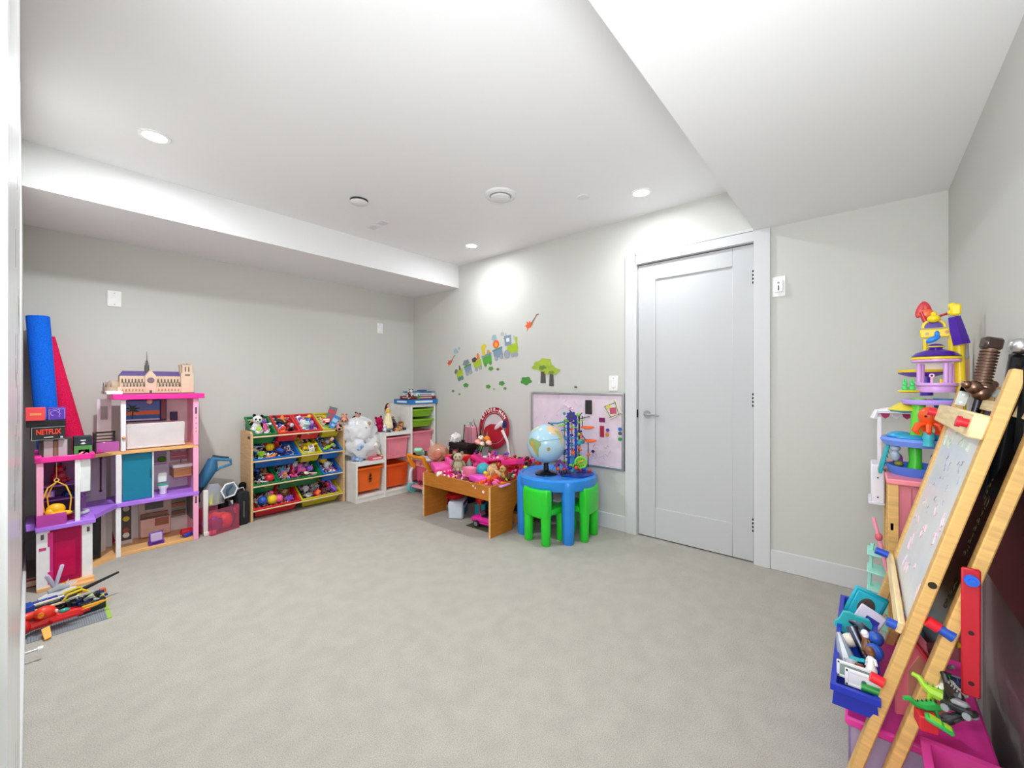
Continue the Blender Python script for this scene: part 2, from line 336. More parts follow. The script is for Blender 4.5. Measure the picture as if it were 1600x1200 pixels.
sticker('smoke_sticker','grey puff wall sticker rising from the engine chimney','sticker',805,529,[('puff',cloud(.018,8,2,1),0,0,'#b4b9bd'),('dot',circ(.010),-.02,.022,'#b0b6bb')])
for i,(px,py,r,col,lab) in enumerate([(728,602,.038,'#4d8f3b','dark green bush wall sticker below the hippo wagon'),(763,604,.032,'#5a9a35','green bush wall sticker on the lower row below the giraffe'),(784,599,.036,'#4d9440','green bush wall sticker on the lower row below the engine'),(767,576,.034,'#5d9c3c','green bush wall sticker right under the giraffe wagon'),(778,577,.020,'#5f7f40','small dark bush wall sticker under the lion wagon'),(708,611,.020,'#5a7a4e','small dark bush wall sticker at the lower left of the group'),(718,616,.018,'#7f9f58','small pale bush wall sticker lowest of the group'),(772,608,.016,'#8fb27c','tiny pale bush wall sticker between the lower bushes'),(789,607,.020,'#6e8a5c','small grey-green bush wall sticker on the lower row'),(822,595,.062,'#48923a','wide dark green bush wall sticker beside the two trees')]):
    sticker('bush_sticker',lab,'sticker',px,py,[('bush_shape',cloud(r,10,i,.62),0,0,col)])
sticker('tree_sticker','tall flat-topped tree wall sticker with a dark trunk','sticker',848,578,[('trunk',quad(.024,.075,1.25),.005,-.045,'#55504a'),('tree_crown',cloud(.115,14,3,.40),0,.035,'#9cb53a'),('upper_leaves',cloud(.07,10,5,.5),.02,.07,'#a9c03e'),('crown_shade',cloud(.04,9,2,.5),0,.02,'#6f8a3a')])
st2=sticker('tree_sticker','short flat-topped tree wall sticker with a dark trunk beside the tall tree','sticker',862,583,[('trunk',quad(.02,.06,1.25),.0,-.055,'#55504a'),('tree_crown',cloud(.085,14,7,.38),0,.02,'#a3b93c'),('crown_shade',cloud(.03,9,2,.5),0,.005,'#748d3c')]); st2.location.x-=.003
# ================================================================ TOY LIBRARY (small toys, each its own object)
random.seed(11)
CN={'red':'#d6202c','blue':'#1f56b8','green':'#2fa84a','yellow':'#f3cf22','orange':'#f07a1e','pink':'#ee5fa5','purple':'#7a43b5','white':'#efeff0','black':'#1c1c20','brown':'#7c4f33','teal':'#27a9b5','lime':'#a3d233','cream':'#efdfbf','grey':'#8d9095','peach':'#f0b995','navy':'#1d2a5c','lilac':'#b79be0','silver':'#c3c6ca','mint':'#a4e3d3','crimson':'#9c1230','gold':'#d9a52e','tan':'#c79d6d'}
TC={}
def toymesh(kind,a,b):
    key=(kind,a,b)
    if key in TC: return TC[key]
    g=G(); ca,cb=mt(CN[a]),mt(CN[b])
    if kind=='block':
        g.box((0,0,.012),(.048,.032,.024),.002)
        for x in(-.012,.012):
            for y in(-.008,.008): g.cyl((x,y,.024),(x,y,.030),.006,n=8)
    elif kind=='ball':
        g.sph((0,0,.028),.028); g.c(1).torus((0,0,.028),.0272,.0025,(60,0,0),16,6)
    elif kind=='car':
        g.box((0,0,.018),(.075,.034,.018),.005).c(1).box((-.004,0,.033),(.036,.028,.014),.005)
        for x in(-.024,.024):
            for y in(-.017,.017): g.cyl((x,y-.004,.010),(x,y+.004,.010),.010,n=10)
    elif kind=='figure':
        g.lathe([(0,0),(.016,0),(.017,.01),(.010,.030),(.013,.042),(.008,.05),(0,.052)],n=10).tube([(-.024,0,.022),(-.018,0,.04),(0,0,.044),(.018,0,.04),(.024,0,.022)],.0045,6).tube([(-.009,0,.012),(-.011,.004,-.012)],.006,6).tube([(.009,0,.012),(.011,.004,-.012)],.006,6)
        g.c(1).sph((0,0,.063),(.014,.013,.016)).sph((0,.004,.068),(.0155,.013,.014))
    elif kind=='ring': g.torus((0,0,.008),.028,.008)
    elif kind=='cup':
        g.lathe([(0,0),(.018,0),(.026,.04),(.023,.04),(.016,.004),(0,.004)],n=16).c(1).torus((.026,0,.022),.012,.003,(90,0,0),12,6)
    elif kind=='card': g.box((0,0,.001),(.075,.055,.0016)).c(1).box((0,.006,.002),(.05,.028,.0012))
    elif kind=='plush':
        g.sph((0,0,.034),(.036,.032,.036)).sph((0,-.004,.082),(.028,.026,.025)).sph((-.036,-.004,.045),(.012,.012,.024),(0,30,0)).sph((.036,-.004,.045),(.012,.012,.024),(0,-30,0)).sph((-.02,-.026,.014),(.014,.022,.014)).sph((.02,-.026,.014),(.014,.022,.014))
        g.c(1).sph((-.02,0,.106),(.010,.006,.010)).sph((.02,0,.106),(.010,.006,.010)).sph((0,-.028,.078),(.010,.008,.008)).sph((-.010,-.027,.090),.0035,n=8).sph((.010,-.027,.090),.0035,n=8)
    elif kind=='stick': g.cyl((-.055,0,.006),(.055,0,.006),.005,n=8).c(1).sph((.058,0,.006),.010,n=10).sph((-.056,0,.006),.008,n=10)
    elif kind=='star': g.prism([( (.036 if i%2==0 else .017)*math.cos(R(36*i+90)),(.036 if i%2==0 else .017)*math.sin(R(36*i+90))) for i in range(10)],.012)
    elif kind=='dinosaur':
        g.tube([(-.07,0,.018),(-.045,0,.022),(-.02,0,.032),(.01,0,.032),(.03,0,.042),(.045,0,.06),(.062,0,.062)],[.002,.007,.018,.018,.010,.009,.007],8)
        for x in(-.02,.012):
            for y in(-.011,.011): g.cyl((x,y,.028),(x,y*1.2,0),.007,.006,n=8)
        g.c(1)
        for i in range(5): g.cyl((-.03+i*.013,0,.042),(-.03+i*.013,0,.058),.005,.0005,n=4)
    elif kind=='phone': g.box((0,0,.007),(.036,.07,.014),.005).c(1).box((0,.012,.0145),(.026,.028,.002)).box((0,-.018,.0145),(.024,.018,.002))
    elif kind=='gear':
        g.prism([((.030 if (i//2)%2==0 else .023)*math.cos(R(15*i)),(.030 if (i//2)%2==0 else .023)*math.sin(R(15*i))) for i in range(24)],.010).c(1).cyl((0,0,-.002),(0,0,.014),.009,n=12)
    elif kind=='banana': g.tube([(-.045,0,.012),(-.025,.012,.012),(0,.017,.012),(.025,.012,.012),(.045,0,.012)],[.003,.011,.013,.011,.003],8)
    elif kind=='cone': g.cyl((0,0,0),(0,0,.055),.028,.003,n=14).c(1).sph((0,0,.004),(.030,.030,.008))
    elif kind=='box': g.box((0,0,.02),(.055,.04,.04),.002).c(1).box((0,-.0205,.02),(.04,.0015,.026)).box((0,0,.0405),(.036,.024,.0015))
    elif kind=='spoon': g.sph((.04,0,.006),(.020,.014,.006)).tube([(.024,0,.006),(-.05,0,.008)],[.004,.005],6)
    TC[key]=mesh('toy_'+kind,g,[ca,cb]); return TC[key]
USED=set()
def toy(kind,a,b,loc,e=(0,0,0),s=1.0,where='',group=None,label=None,mat=None):
    nm={'plush':'plush_toy','box':'toy_box'}.get(kind,'toy_'+kind)
    o=bpy.data.objects.new(nm,toymesh(kind,a,b)); COL.objects.link(o)
    if mat is None: o.location=loc; o.rotation_euler=[R(v) for v in e]; o.scale=(s,s,s)
    else: o.matrix_world=mat@TR(loc,e)@Matrix.Scale(s,4)
    word={'plush':'soft plush toy','card':'printed card','box':'small carton','stick':'knobbed stick toy','figure':'toy figure with a %s head'%b,'cup':'toy cup','dinosaur':'toy dinosaur'}.get(kind,'toy '+kind)
    lab=label or f'{a} {word} {where}'.strip()
    if lab in USED and not label: 
        lab=f'{a} {word} with {b} details {where}'
    USED.add(lab)
    return tag(o,lab,{'plush':'plush toy'}.get(kind,'toy'),group)
def scatter(mat,w,d,z,where,items,group,s=1.0,rows=None,lift=.0,jit=.25,seed=None,flat=25):
    """items laid over a w x d patch in the frame of mat, in rows"""
    if seed is not None: random.seed(seed)
    n=len(items); cols=max(1,round(math.sqrt(n*w/max(d,.01)))); rws=math.ceil(n/cols); i=0
    for r in range(rws):
        k=min(cols,n-i)
        for c in range(k):
            kind,a,b=items[i]; i+=1
            x=(-.5+(c+.5)/k)*w+random.uniform(-jit,jit)*w/max(k,1)*.5; y=(-.5+(r+.5)/rws)*d+random.uniform(-jit,jit)*d/rws*.5
            toy(kind,a,b,(x,y,z+random.uniform(0,lift)),(random.uniform(-flat,flat),random.uniform(-flat,flat),random.uniform(0,360)),s*random.uniform(.85,1.12),where,group,mat=mat)
def heap(name,mat,w,d,z,cols,label,n=70,seed=1,sz=.02,cat='toy pieces'):
    random.seed(seed); g=G()
    for i in range(n):
        c=random.randrange(len(cols)); g.c(c); x=random.uniform(-.5,.5)*w; y=random.uniform(-.5,.5)*d; q=random.random(); zz=z+random.uniform(-.4,.6)*sz
        e=(random.uniform(0,180),random.uniform(0,180),random.uniform(0,180)); k=sz*random.uniform(.5,1.3)
        if q<.45: g.box((x,y,zz),(k,k*.7,k*.6),0,e)
        elif q<.7: g.sph((x,y,zz),(k*.45,k*.5,k*.4),e,n=8)
        else: g.cyl((x-k*.6,y,zz),(x+k*.5,y+k*.5,zz+k*.3),k*.2,n=6)
    g.c(0).box((0,0,z-sz*.9),(w,d,sz*.8))
    o=M(name,g,[mt(CN[c]) for c in cols]); o.matrix_world=mat; return tag(o,label,cat,None,'stuff')
# ================================================================ TOY ORGANISER RACK ON THE FAR WALL
wood=mt('#d8b483','wood'); rail=mt('#ecd0a4','wood')
RK=T('toy_rack','light wooden toy organiser rack with four rows of tilted coloured bins','rack',(1.6,4.0,0))
def rb(g): return g.at((-1.6,-4.0,0))
for x in(1.190,1.986):
    g=rb(G()); poly=[(3.868,0),(4.128,0),(4.128,.735),(4.115,.752),(3.90,.752),(3.868,.73)]
    pv=[g.bm.verts.new((x,y,z)) for y,z in poly]; pw=[g.bm.verts.new((x+.017,y,z)) for y,z in poly]
    g.bm.faces.new(pv); g.bm.faces.new(pw[::-1])
    for i in range(6): g.bm.faces.new((pv[i],pv[(i+1)%6],pw[(i+1)%6],pw[i]))
    g._fin(pv+pw); M('side_panel',g,wood,RK)
M('sticker',rb(G()).box((1.1895,3.915,.70),(.001,.05,.022)),mt('#2a2622','card'),RK)
ROWZ=[.703,.497,.286,.083]
for z in ROWZ:
    M('front_rail',rb(G()).cyl((1.205,3.880,z),(1.988,3.880,z),.0075,n=10),rail,RK)
    M('back_rail',rb(G()).cyl((1.205,4.105,z+.13),(1.988,4.105,z+.13),.0075,n=10),rail,RK)
RED,GRE,YEL,BLUE='#d5262f','#12733f','#c9bb22','#1b6cc0'
rows=[[(GRE,.192,'green'),(RED,.192,'red'),(RED,.192,'red'),(YEL,.192,'yellow')],[(BLUE,.388,'blue'),(YEL,.192,'yellow'),(BLUE,.192,'blue')],[(GRE,.192,'green'),(GRE,.388,'green'),(BLUE,.192,'blue')],[(RED,.386,'red'),(YEL,.386,'yellow')]]
names={(0,0):'panda bin',(0,1):'first red bin',(0,2):'second red bin',(0,3):'card bin',(1,0):'wide blue bin',(1,1):'small yellow bin',(1,2):'second row blue bin',(2,0):'small green bin',(2,1):'wide green bin',(2,2):'third row blue bin',(3,0):'wide red bin',(3,1):'wide yellow bin'}
labs={(0,0):'green bin with a panda plush in the top row of the rack',(0,1):'red bin beside the green one in the top row of the rack',(0,2):'red bin beside the yellow one in the top row of the rack',(0,3):'yellow bin at the end of the top row of the rack',
(1,0):'wide blue bin in the second row of the rack',(1,1):'small yellow bin with a label in the second row of the rack',(1,2):'small blue bin at the end of the second row of the rack',(2,0):'small green bin in the third row of the rack',(2,1):'wide green bin in the middle of the third row',(2,2):'small blue bin holding a yellow ball in the third row',(3,0):'wide red bin in the bottom row of the rack',(3,1):'wide olive yellow bin in the bottom row of the rack'}
fills={(0,0):[('ball','lime','white'),('figure','pink','purple'),('card','white','lilac'),('stick','white','white')],
(0,1):[('car','orange','red'),('figure','black','silver'),('block','white','grey'),('car','crimson','red'),('phone','navy','blue'),('gear','black','grey'),('dinosaur','black','grey'),('ring','crimson','red'),('cone','orange','yellow')],
(0,2):[('card','white','mint'),('figure','purple','lilac'),('box','white','mint'),('ring','blue','navy'),('block','white','white'),('ball','blue','white'),('car','white','purple'),('figure','orange','yellow')],
(0,3):[('card','white','lime'),('block','lime','yellow'),('box','white','black'),('cup','red','white'),('card','yellow','lime')],
(1,0):[('cup','lime','green'),('banana','orange','orange'),('box','navy','blue'),('phone','blue','navy'),('spoon','cream','cream'),('ball','yellow','gold'),('figure','crimson','red'),('card','white','red'),('stick','silver','grey'),('cone','red','white'),('star','orange','gold'),('block','blue','navy')],
(1,1):[('card','white','teal'),('box','white','grey'),('block','yellow','yellow'),('dinosaur','yellow','lime'),('card','cream','orange'),('block','black','grey'),('gear','yellow','gold'),('ring','black','grey')],
(1,2):[('dinosaur','lime','green'),('car','black','grey'),('block','brown','black'),('figure','brown','peach'),('gear','grey','black'),('block','white','grey'),('stick','brown','black')],
(2,0):[('stick','white','grey'),('ball','red','crimson'),('figure','navy','blue'),('spoon','silver','grey'),('block','black','grey'),('cone','brown','tan'),('car','navy','blue'),('ring','brown','tan')],
(2,1):[('figure','peach','orange'),('star','pink','pink'),('ring','black','grey'),('spoon','cream','cream'),('cup','lilac','purple'),('dinosaur','crimson','pink'),('box','pink','lilac'),('ball','purple','lilac'),('cone','teal','mint'),('phone','pink','white'),('car','purple','pink'),('banana','lilac','white'),('block','white','pink')],
(2,2):[('spoon','pink','pink'),('cup','white','lilac'),('ball','yellow','orange')],
(3,0):[('ball','blue','navy'),('ball','yellow','gold'),('ball','pink','orange'),('star','purple','lilac'),('phone','white','pink'),('figure','white','pink'),('stick','tan','cream'),('box','brown','tan'),('car','black','grey'),('box','red','crimson'),('spoon','cream','white')],
(3,1):[('phone','silver','grey'),('box','red','orange'),('car','crimson','black'),('dinosaur','purple','lilac'),('cup','white','white'),('gear','grey','silver'),('figure','black','red'),('car','red','pink'),('ring','lilac','purple'),('card','white','white'),('stick','black','grey')]}
hc={(0,0):['green','white'],(0,1):['black','crimson','navy'],(0,2):['white','purple','blue'],(0,3):['lime','white','black'],(1,0):['navy','blue','white'],(1,1):['yellow','lime','black'],(1,2):['black','brown','grey'],(2,0):['navy','black','brown'],(2,1):['black','pink','lilac','crimson'],(2,2):['purple','black','navy'],(3,0):['brown','black','red'],(3,1):['black','crimson','grey']}
for r,row in enumerate(rows):
    x=1.209
    for c,(col,wd,cn) in enumerate(row):
        cx=x+wd/2; x+=wd+.0015; z=ROWZ[r]+.086; e=(31,0,0)
        if r==0 and c>=0: z+=.004
        t=T('toy_bin',labs[(r,c)],'bin',(cx,3.988,z),e,'coloured bins of the wooden toy rack')
        g=G().tub(wd-.004,.275,.115,taper=.80)
        M('bin_body',g,mt(col,'plastic',rough=.3),t)
        if (r,c)==(1,1): M('name_sticker',G().box((0,-.1135,-.06),(.075,.001,.035),0,(-6,0,0)),mt('#6a4a78','card'),t)
        mw=Matrix.Translation((cx,3.988,z))@rot(e)
        heap('toy_jumble',mw,(wd-.05)*.92,.22,-.036,hc[(r,c)]+['white','tan','grey'],'jumble of small %s and other toy pieces at the bottom of the %s'%(hc[(r,c)][0],names[(r,c)]),n=120 if wd<.3 else 230,seed=r*5+c,sz=.021)
        scatter(mw,(wd-.06)*.9,.19,-.036,'in the '+names[(r,c)],fills[(r,c)],'toys in the '+names[(r,c)],s=1.18 if not (r==3 and c==0) else 1.4,seed=40+r*7+c,lift=.012)
# panda and special toys in the rack
def mw_(r,c):
    xs=1.209+sum(w_+.0015 for _,w_,_ in rows[r][:c])+rows[r][c][1]/2; return Matrix.Translation((xs,3.988,ROWZ[r]+.086))@rot((31,0,0))
def plush(name,label,mat,s,body,dark,ear=.014,group=None,parts=True):
    t=bpy.data.objects.new(name,None); COL.objects.link(t); t.matrix_world=mat@Matrix.Scale(s,4); tag(t,label,'plush toy',group)
    B,D=mt(body,'plush'),mt(dark,'plush')
    M('body',G().sph((0,0,.045),(.042,.036,.046)).sph((0,-.033,.012),(.02,.02,.012)),B,t)
    M('head',G().sph((0,-.006,.112),(.04,.036,.036)).sph((0,-.036,.102),(.016,.014,.012)),B,t)
    M('face',G().sph((0,-.050,.106),(.006,.004,.004),n=8).sph((-.015,-.037,.120),(.008,.005,.010)).sph((.015,-.037,.120),(.008,.005,.010)),D,t)
    for sx in(-1,1):
        M('ear',G().sph((sx*.030,0,.146),(ear,.008,ear)),D,t); M('arm',G().sph((sx*.045,-.008,.06),(.014,.014,.030),(0,-sx*30,0)),D,t); M('leg',G().sph((sx*.026,-.036,.014),(.016,.028,.016)),D,t)
    return t
plush('panda_plush','white panda plush with black ears sitting in the green top bin',mw_(0,0)@TR((-.035,.0,-.055),(-18,0,-15)),.95,'#e9e9ea','#1a1a1c')
plush('spotted_plush','small white spotted plush lying in the front of the green top bin',mw_(0,0)@TR((-.02,-.075,-.035),(-60,0,60)),.6,'#f0eeee','#b7aeb6')
def boardbook(name,label,mat,w_,h_,th,col,col2):
    o=bpy.data.objects.new(name,None); COL.objects.link(o); o.matrix_world=mat; tag(o,label,'book')
    M('cover',G().box((0,0,0),(w_,th,h_),.001),mt(col,'card'),o)
    M('cover_print',G().box((0,-th/2-.0005,h_*.12),(w_*.8,.001,h_*.3)).box((w_*.1,-th/2-.0005,-h_*.25),(w_*.5,.001,h_*.18)),mt(col2,'card'),o)
boardbook('story_card','grey peaked picture card standing up in the yellow top bin',Matrix.Translation((1.93,3.99,.86))@rot((-10,18,-25)),.075,.13,.004,'#6a6c70','#c63b52')
boardbook('story_card','blue picture card leaning out over the front of the yellow top bin',Matrix.Translation((1.905,3.885,.785))@rot((-22,28,-30)),.06,.13,.006,'#2f77b9','#8fb6d4')
boardbook('story_card','red printed card lying inside the yellow top bin',Matrix.Translation((1.86,3.95,.80))@rot((-45,0,-20)),.07,.06,.004,'#d42b2b','#f2e9e6')
# ================================================================ WHITE STAIR-STEP STORAGE UNIT
U=T('storage_unit','white stair-stepped storage unit with sliding plastic bins beside the corner','storage unit',(2.5,3.92,0))
wl=mt('#e6e5e0','plastic',rough=.45)
def ub(): return G().at((-2.5,-3.92,0))
XS=[2.028,2.348,2.668,2.988]; HS=[.388,.652,.932]; Y0,Y1=3.70,4.125; th=.018
M('side_panel',ub().b2(XS[0],XS[0]+th,Y0,Y1,0,HS[0],.001),wl,U)
M('divider_panel',ub().b2(XS[1]-th/2,XS[1]+th/2,Y0,Y1,0,HS[1],.001),wl,U)
M('divider_panel',ub().b2(XS[2]-th/2,XS[2]+th/2,Y0,Y1,0,HS[2],.001),wl,U)
M('side_panel',ub().b2(XS[3]-th,XS[3],Y0,Y1,0,HS[2],.001),wl,U)
for i in range(3):
    a=XS[i]+(th if i==0 else th/2); b=XS[i+1]-(th if i==2 else th/2)
    M('top_board',ub().b2(a,b,Y0+.002,Y1,HS[i]-.035,HS[i],.001),wl,U); M('bottom_board',ub().b2(a,b,Y0+.004,Y1,.04,.06,.001),wl,U); M('plinth',ub().b2(a,b,Y0+.01,Y0+.02,0,.04),wl,U)
    for z in [.12+.075*k for k in range(int((HS[i]-.16)/.075))]:
        for xx in(a+.003,b-.003): M('runner',ub().b2(xx-.004,xx+.004,Y0+.02,Y1-.02,z,z+.006),wl,U)
def sbin(i,zr,h,col,label,pull=0.0,mark=False):
    a=XS[i]+th/2; b=XS[i+1]-th/2; cx=(a+b)/2; cx-=.0
    t=T('storage_bin',label,'bin',(cx,3.905-pull,zr),(0,0,0),'sliding plastic bins of the white storage unit')
    M('bin_body',G().tub(b-a-.016,.40,h,taper=.80,lip=.020),mt(col,'plastic',rough=.32),t)
    if mark:
        M('label_mark',G().box((0,-.190,-.085),(.022,.001,.03),0,(4,0,0)).box((-.007,-.184,-.135),(.009,.001,.035),0,(4,0,0)).box((.009,-.184,-.135),(.009,.001,.035),0,(4,0,0)).box((0,-.188,-.112),(.034,.001,.012),0,(4,0,0)).cyl((0,-.192,-.066),(0,-.1915,-.06),.007,n=8),mt('#1d1a1a','card'),t)
    return t
sbin(0,.330,.235,'#ee6a22','orange bin with a small black figure mark in the lowest step',mark=True)
sbin(1,.598,.225,'#ec8b9d','large light pink bin under the middle step')
sbin(1,.318,.235,'#ea5a1c','plain orange bin below the pink bin')
sbin(2,.876,.085,'#86b81f','lime green shallow bin, upper of the pair under the top step')
sbin(2,.764,.085,'#86b81f','lime green shallow bin, lower of the pair under the top step')
sbin(2,.634,.235,'#ea8698','pink bin below the two lime green bins')
sbin(2,.335,.235,'#e8707f','pink bin at the foot of the tall step behind the walker')
# things on the steps
def blob(name,c,r,col,kind,seed,amp=.12,parent=None,alpha=1,n=28,freq=3,label=None,cat=None):
    random.seed(seed); g=G(); q=bmesh.ops.create_icosphere(g.bm,subdivisions=4,radius=1)
    from mathutils import noise as nz
    for v in q['verts']:
        d=nz.noise(v.co*freq+Vector((seed*3.1,0,0)))*amp+abs(nz.noise(v.co*freq*2.2+Vector((0,seed,0))))*amp*.9
        z=v.co.z; f=1+d
        v.co=Vector((v.co.x*r[0]*f,v.co.y*r[1]*f,max(-r[2]*.92,z*r[2]*f)))
    o=M(name,g,mt(col,kind,alpha=alpha),parent,c); 
    if label: tag(o,label,cat)
    return o
bag=T('plastic_bag','bulging translucent white plastic bag stuffed with plush toys on the low step','bag',(2.19,3.88,.39))
blob('bag_body',(0.01,0,.14),(.185,.15,.15),'#f2f3f7','clear',4,.14,bag,alpha=.74,freq=2.2)
blob('bag_shoulder',(-.03,0,.28),(.165,.135,.15),'#f2f3f7','clear',9,.15,bag,alpha=.74,freq=2.6)
M('bag_opening',G().torus((-.05,0,.375),.085,.010,(8,-6,0),22,6,flat=.6),mt('#eff1f5','clear',alpha=.7),bag)
random.seed(3)
for nm,lb,dx,dy,dz,s,a,b in [('white_plush','white plush toy showing through the lower side of the bag',.08,-.05,.01,1.3,'#f0eeea','#cfc8bd'),('blue_plush','pale blue plush toy inside the bag',-.06,-.04,.02,1.3,'#a9c0de','#8fa6c8'),('cream_plush','cream plush toy pressed against the bag near the top',.0,-.03,.2,1.3,'#e8d9b8','#b79f77')]:
    plush(nm,lb,Matrix.Translation((2.19+dx,3.88+dy,.39+dz))@rot((20,10,-40)),s,a,b)
for nm,lb,px,py,s,a,b,rz in [('peach_plush','peach rag doll head poking out of the bag',537,640,.62,'#e2a48b','#a55f55',20),('pink_plush','pink plush with a black bow beside the bag top',531,652,.62,'#d99aa0','#171717',-10),('dark_plush','black-haired plush doll lying across the bag opening',556,637,.72,'#c9998c','#141414',30),('rose_plush','rosy plush doll at the back of the bag opening',566,641,.55,'#caa1a4','#3b2b38',-50)]:
    v=aY(px,py+5,3.86); plush(nm,lb,Matrix.Translation((v.x,3.86,v.z-.155*s))@rot((-25,rz,0))@rot((0,0,rz-50)),s,a,b)
o=T('game_box','flat pink game box with white lettering on the low step under the bag','box',(2.262,3.745,.406),(0,0,3)); M('carton',G().box((0,0,0),(.145,.05,.032),.002),mt('#d8536b','card'),o); M('print',G().box((0,-.0255,0),(.10,.001,.012)),mt('#f6dfe2','card'),o)
o=T('game_box','small green and white box at the end of the low step','box',(2.325,3.76,.412),(0,20,0)); M('carton',G().box((0,0,0),(.03,.05,.045),.002),mt('#7f9b55','card'),o); M('print',G().box((0,-.0255,0),(.018,.001,.03)),mt('#e8ece0','card'),o)
# middle step: long-haired doll, cushion, plush
cz=HS[1]
t=T('fashion_doll','long brown haired doll in a cream gown standing on a round base','doll',(2.44,3.80,cz+.012))
M('gown',G().lathe([(0,.02),(.045,.02),(.052,.03),(.046,.09),(.030,.15),(.014,.185),(.018,.21),(.014,.232),(0,.235)],n=20),mt('#efe2b8','fabric'),t)
M('bodice',G().lathe([(0,.18),(.0155,.183),(.019,.21),(.016,.228),(0,.23)],n=16),mt('#e5c15c','fabric'),t)
M('head',G().sph((0,-.002,.262),(.013,.014,.017)).cyl((0,0,.23),(0,0,.25),.005,n=8).tube([(-.018,0,.225),(-.032,-.006,.19),(-.03,-.02,.155)],[.006,.005,.004],6).tube([(.018,0,.225),(.034,-.006,.19),(.036,-.02,.155)],[.006,.005,.004],6),mt('#e8b796'),t)
M('hair',G().sph((0,.004,.268),(.017,.016,.018)).tube([(-.008,.008,.27),(-.018,.012,.23),(-.022,.014,.17)],[.012,.013,.006],8).tube([(.006,.010,.27),(.004,.016,.2)],[.012,.008],8),mt('#4a2c20','fabric'),t)
M('face_detail',G().sph((-.005,-.0155,.264),.0018,n=6).sph((.005,-.0155,.264),.0018,n=6).box((0,-.0155,.254),(.005,.001,.0015)),mt('#5a2018'),t)
o=T('round_tin','blue and teal round tin under the doll','tin',(2.44,3.80,cz)); M('tin_body',G().lathe([(0,0),(.045,0),(.045,.028),(0,.028)],n=24),mt('#2f86ae','gloss',rough=.3),o)
M('tin_stripe',G().lathe([(.0455,.008),(.0457,.014)],n=24),mt('#e6f0f0'),o)
o=T('seat_cushion','flat crimson cushion lying on the middle step','cushion',(2.54,3.86,cz+.001)); M('cushion_body',G().sph((0,0,.011),(.10,.11,.012),n=20),mt('#c01e3e','fabric'),o)
for nm,lb,x,y,s,a,b,e in [('bear_plush','tan teddy bear leaning on its side on the crimson cushion',2.60,3.86,.85,'#c48a5c','#8a5a3a',(0,60,0)),('navy_bear_plush','brown teddy in a navy jumper on the crimson cushion',2.545,3.83,.8,'#2a3354','#b9815a',(0,-30,20)),('tan_plush','small sandy plush lying at the edge of the middle step',2.50,3.77,.55,'#d09a68','#a06a44',(0,70,-30)),('rose_bear_plush','deep pink hooded plush standing by the bag',2.385,3.86,1.0,'#b21650','#8b0f3c',(0,-8,0)),('white_bear_plush','tiny white plush in front of the deep pink plush',2.385,3.775,.5,'#eceaf0','#9a8ea0',(0,0,0)),('brown_bear_plush','dark brown teddy at the back of the middle step',2.56,3.98,.9,'#8c5b3c','#5b3825',(0,15,0))]:
    plush(nm,lb,Matrix.Translation((x,y,cz+.02 if 'cushion' in lb else cz+.005))@rot(e),s,a,b)
toy('block','navy','blue',(2.64,3.80,cz),(0,0,20),.9,label='small navy toy block at the end of the middle step')
toy('car','black','grey',(2.40,3.73,cz),(0,0,80),.8,label='black toy car at the front edge of the middle step')
# top step: board games stacked
tz=HS[2]
def gbox(label,c,d,col,print_,rz=0,body=None,name='board_game',lines=2):
    t=T(name,label,'board game',c,(0,0,rz)); M('box_base',G().box((0,0,d[2]/2),(d[0],d[1],d[2]),.002),mt(col,'card'),t)
    g=G().box((0,-d[1]/2-.0005,d[2]/2),(d[0]*.62,.001,d[2]*.45)).box((-d[0]/2-.0005,0,d[2]/2),(.001,d[1]*.6,d[2]*.4)); M('side_print',g,mt(print_,'card'),t)
    M('lid_edge',G().box((0,0,d[2]*.92),(d[0]+.002,d[1]+.002,d[2]*.16),.001),mt(body or col,'card'),t); return t
gbox('large flat blue board game box, lowest of the pile on the top step',(2.815,3.83,tz),(.37,.30,.050),'#2273bd','#dfe9f2')
gbox('dark red board game box in the pile on the top step',(2.85,3.84,tz+.052),(.30,.26,.030),'#8c2424','#d8b9a6')
gbox('white board game box with grey print in the pile on the top step',(2.865,3.84,tz+.084),(.26,.24,.034),'#dcd8e2','#8f8a99')
gbox('light blue thin game box near the top of the pile',(2.865,3.84,tz+.120),(.27,.24,.016),'#57a3c9','#20242c')
o=T('game_stand','small dark blue round toy base on top of the game boxes','toy',(2.875,3.80,tz+.138)); M('base_plate',G().lathe([(0,0),(.055,0),(.055,.010),(.045,.014),(0,.014)],n=24),mt('#25358f'),o)
for nm,lb,x,y,z,s,a,b in [('panda_toy_plush','small dark and white plush on the left end of the game boxes',2.725,3.79,tz+.082,.5,'#e9e4e6','#4a2226'),('monkey_plush','dark brown plush slumped beside the red game box',2.71,3.80,tz+.052,.55,'#5d2f2a','#e8d6cc')]:
    plush(nm,lb,Matrix.Translation((x,y,z))@rot((0,0,-20)),s,a,b)
t=T('toy_cactus','bright green cactus-shaped toy standing in front of the game boxes','toy',(2.70,3.695,tz-.0)); t.location=(2.735,3.675,tz+.052)
M('cactus_body',G().tube([(0,0,0),(0,0,.055)],[.007,.007],8).tube([(0,0,.02),(.018,0,.022),(.018,0,.042)],.005,6).tube([(0,0,.014),(-.018,0,.018),(-.018,0,.034)],.005,6).box((0,0,-.0),(.02,.02,.004)),mt('#1f9c4c'),t)
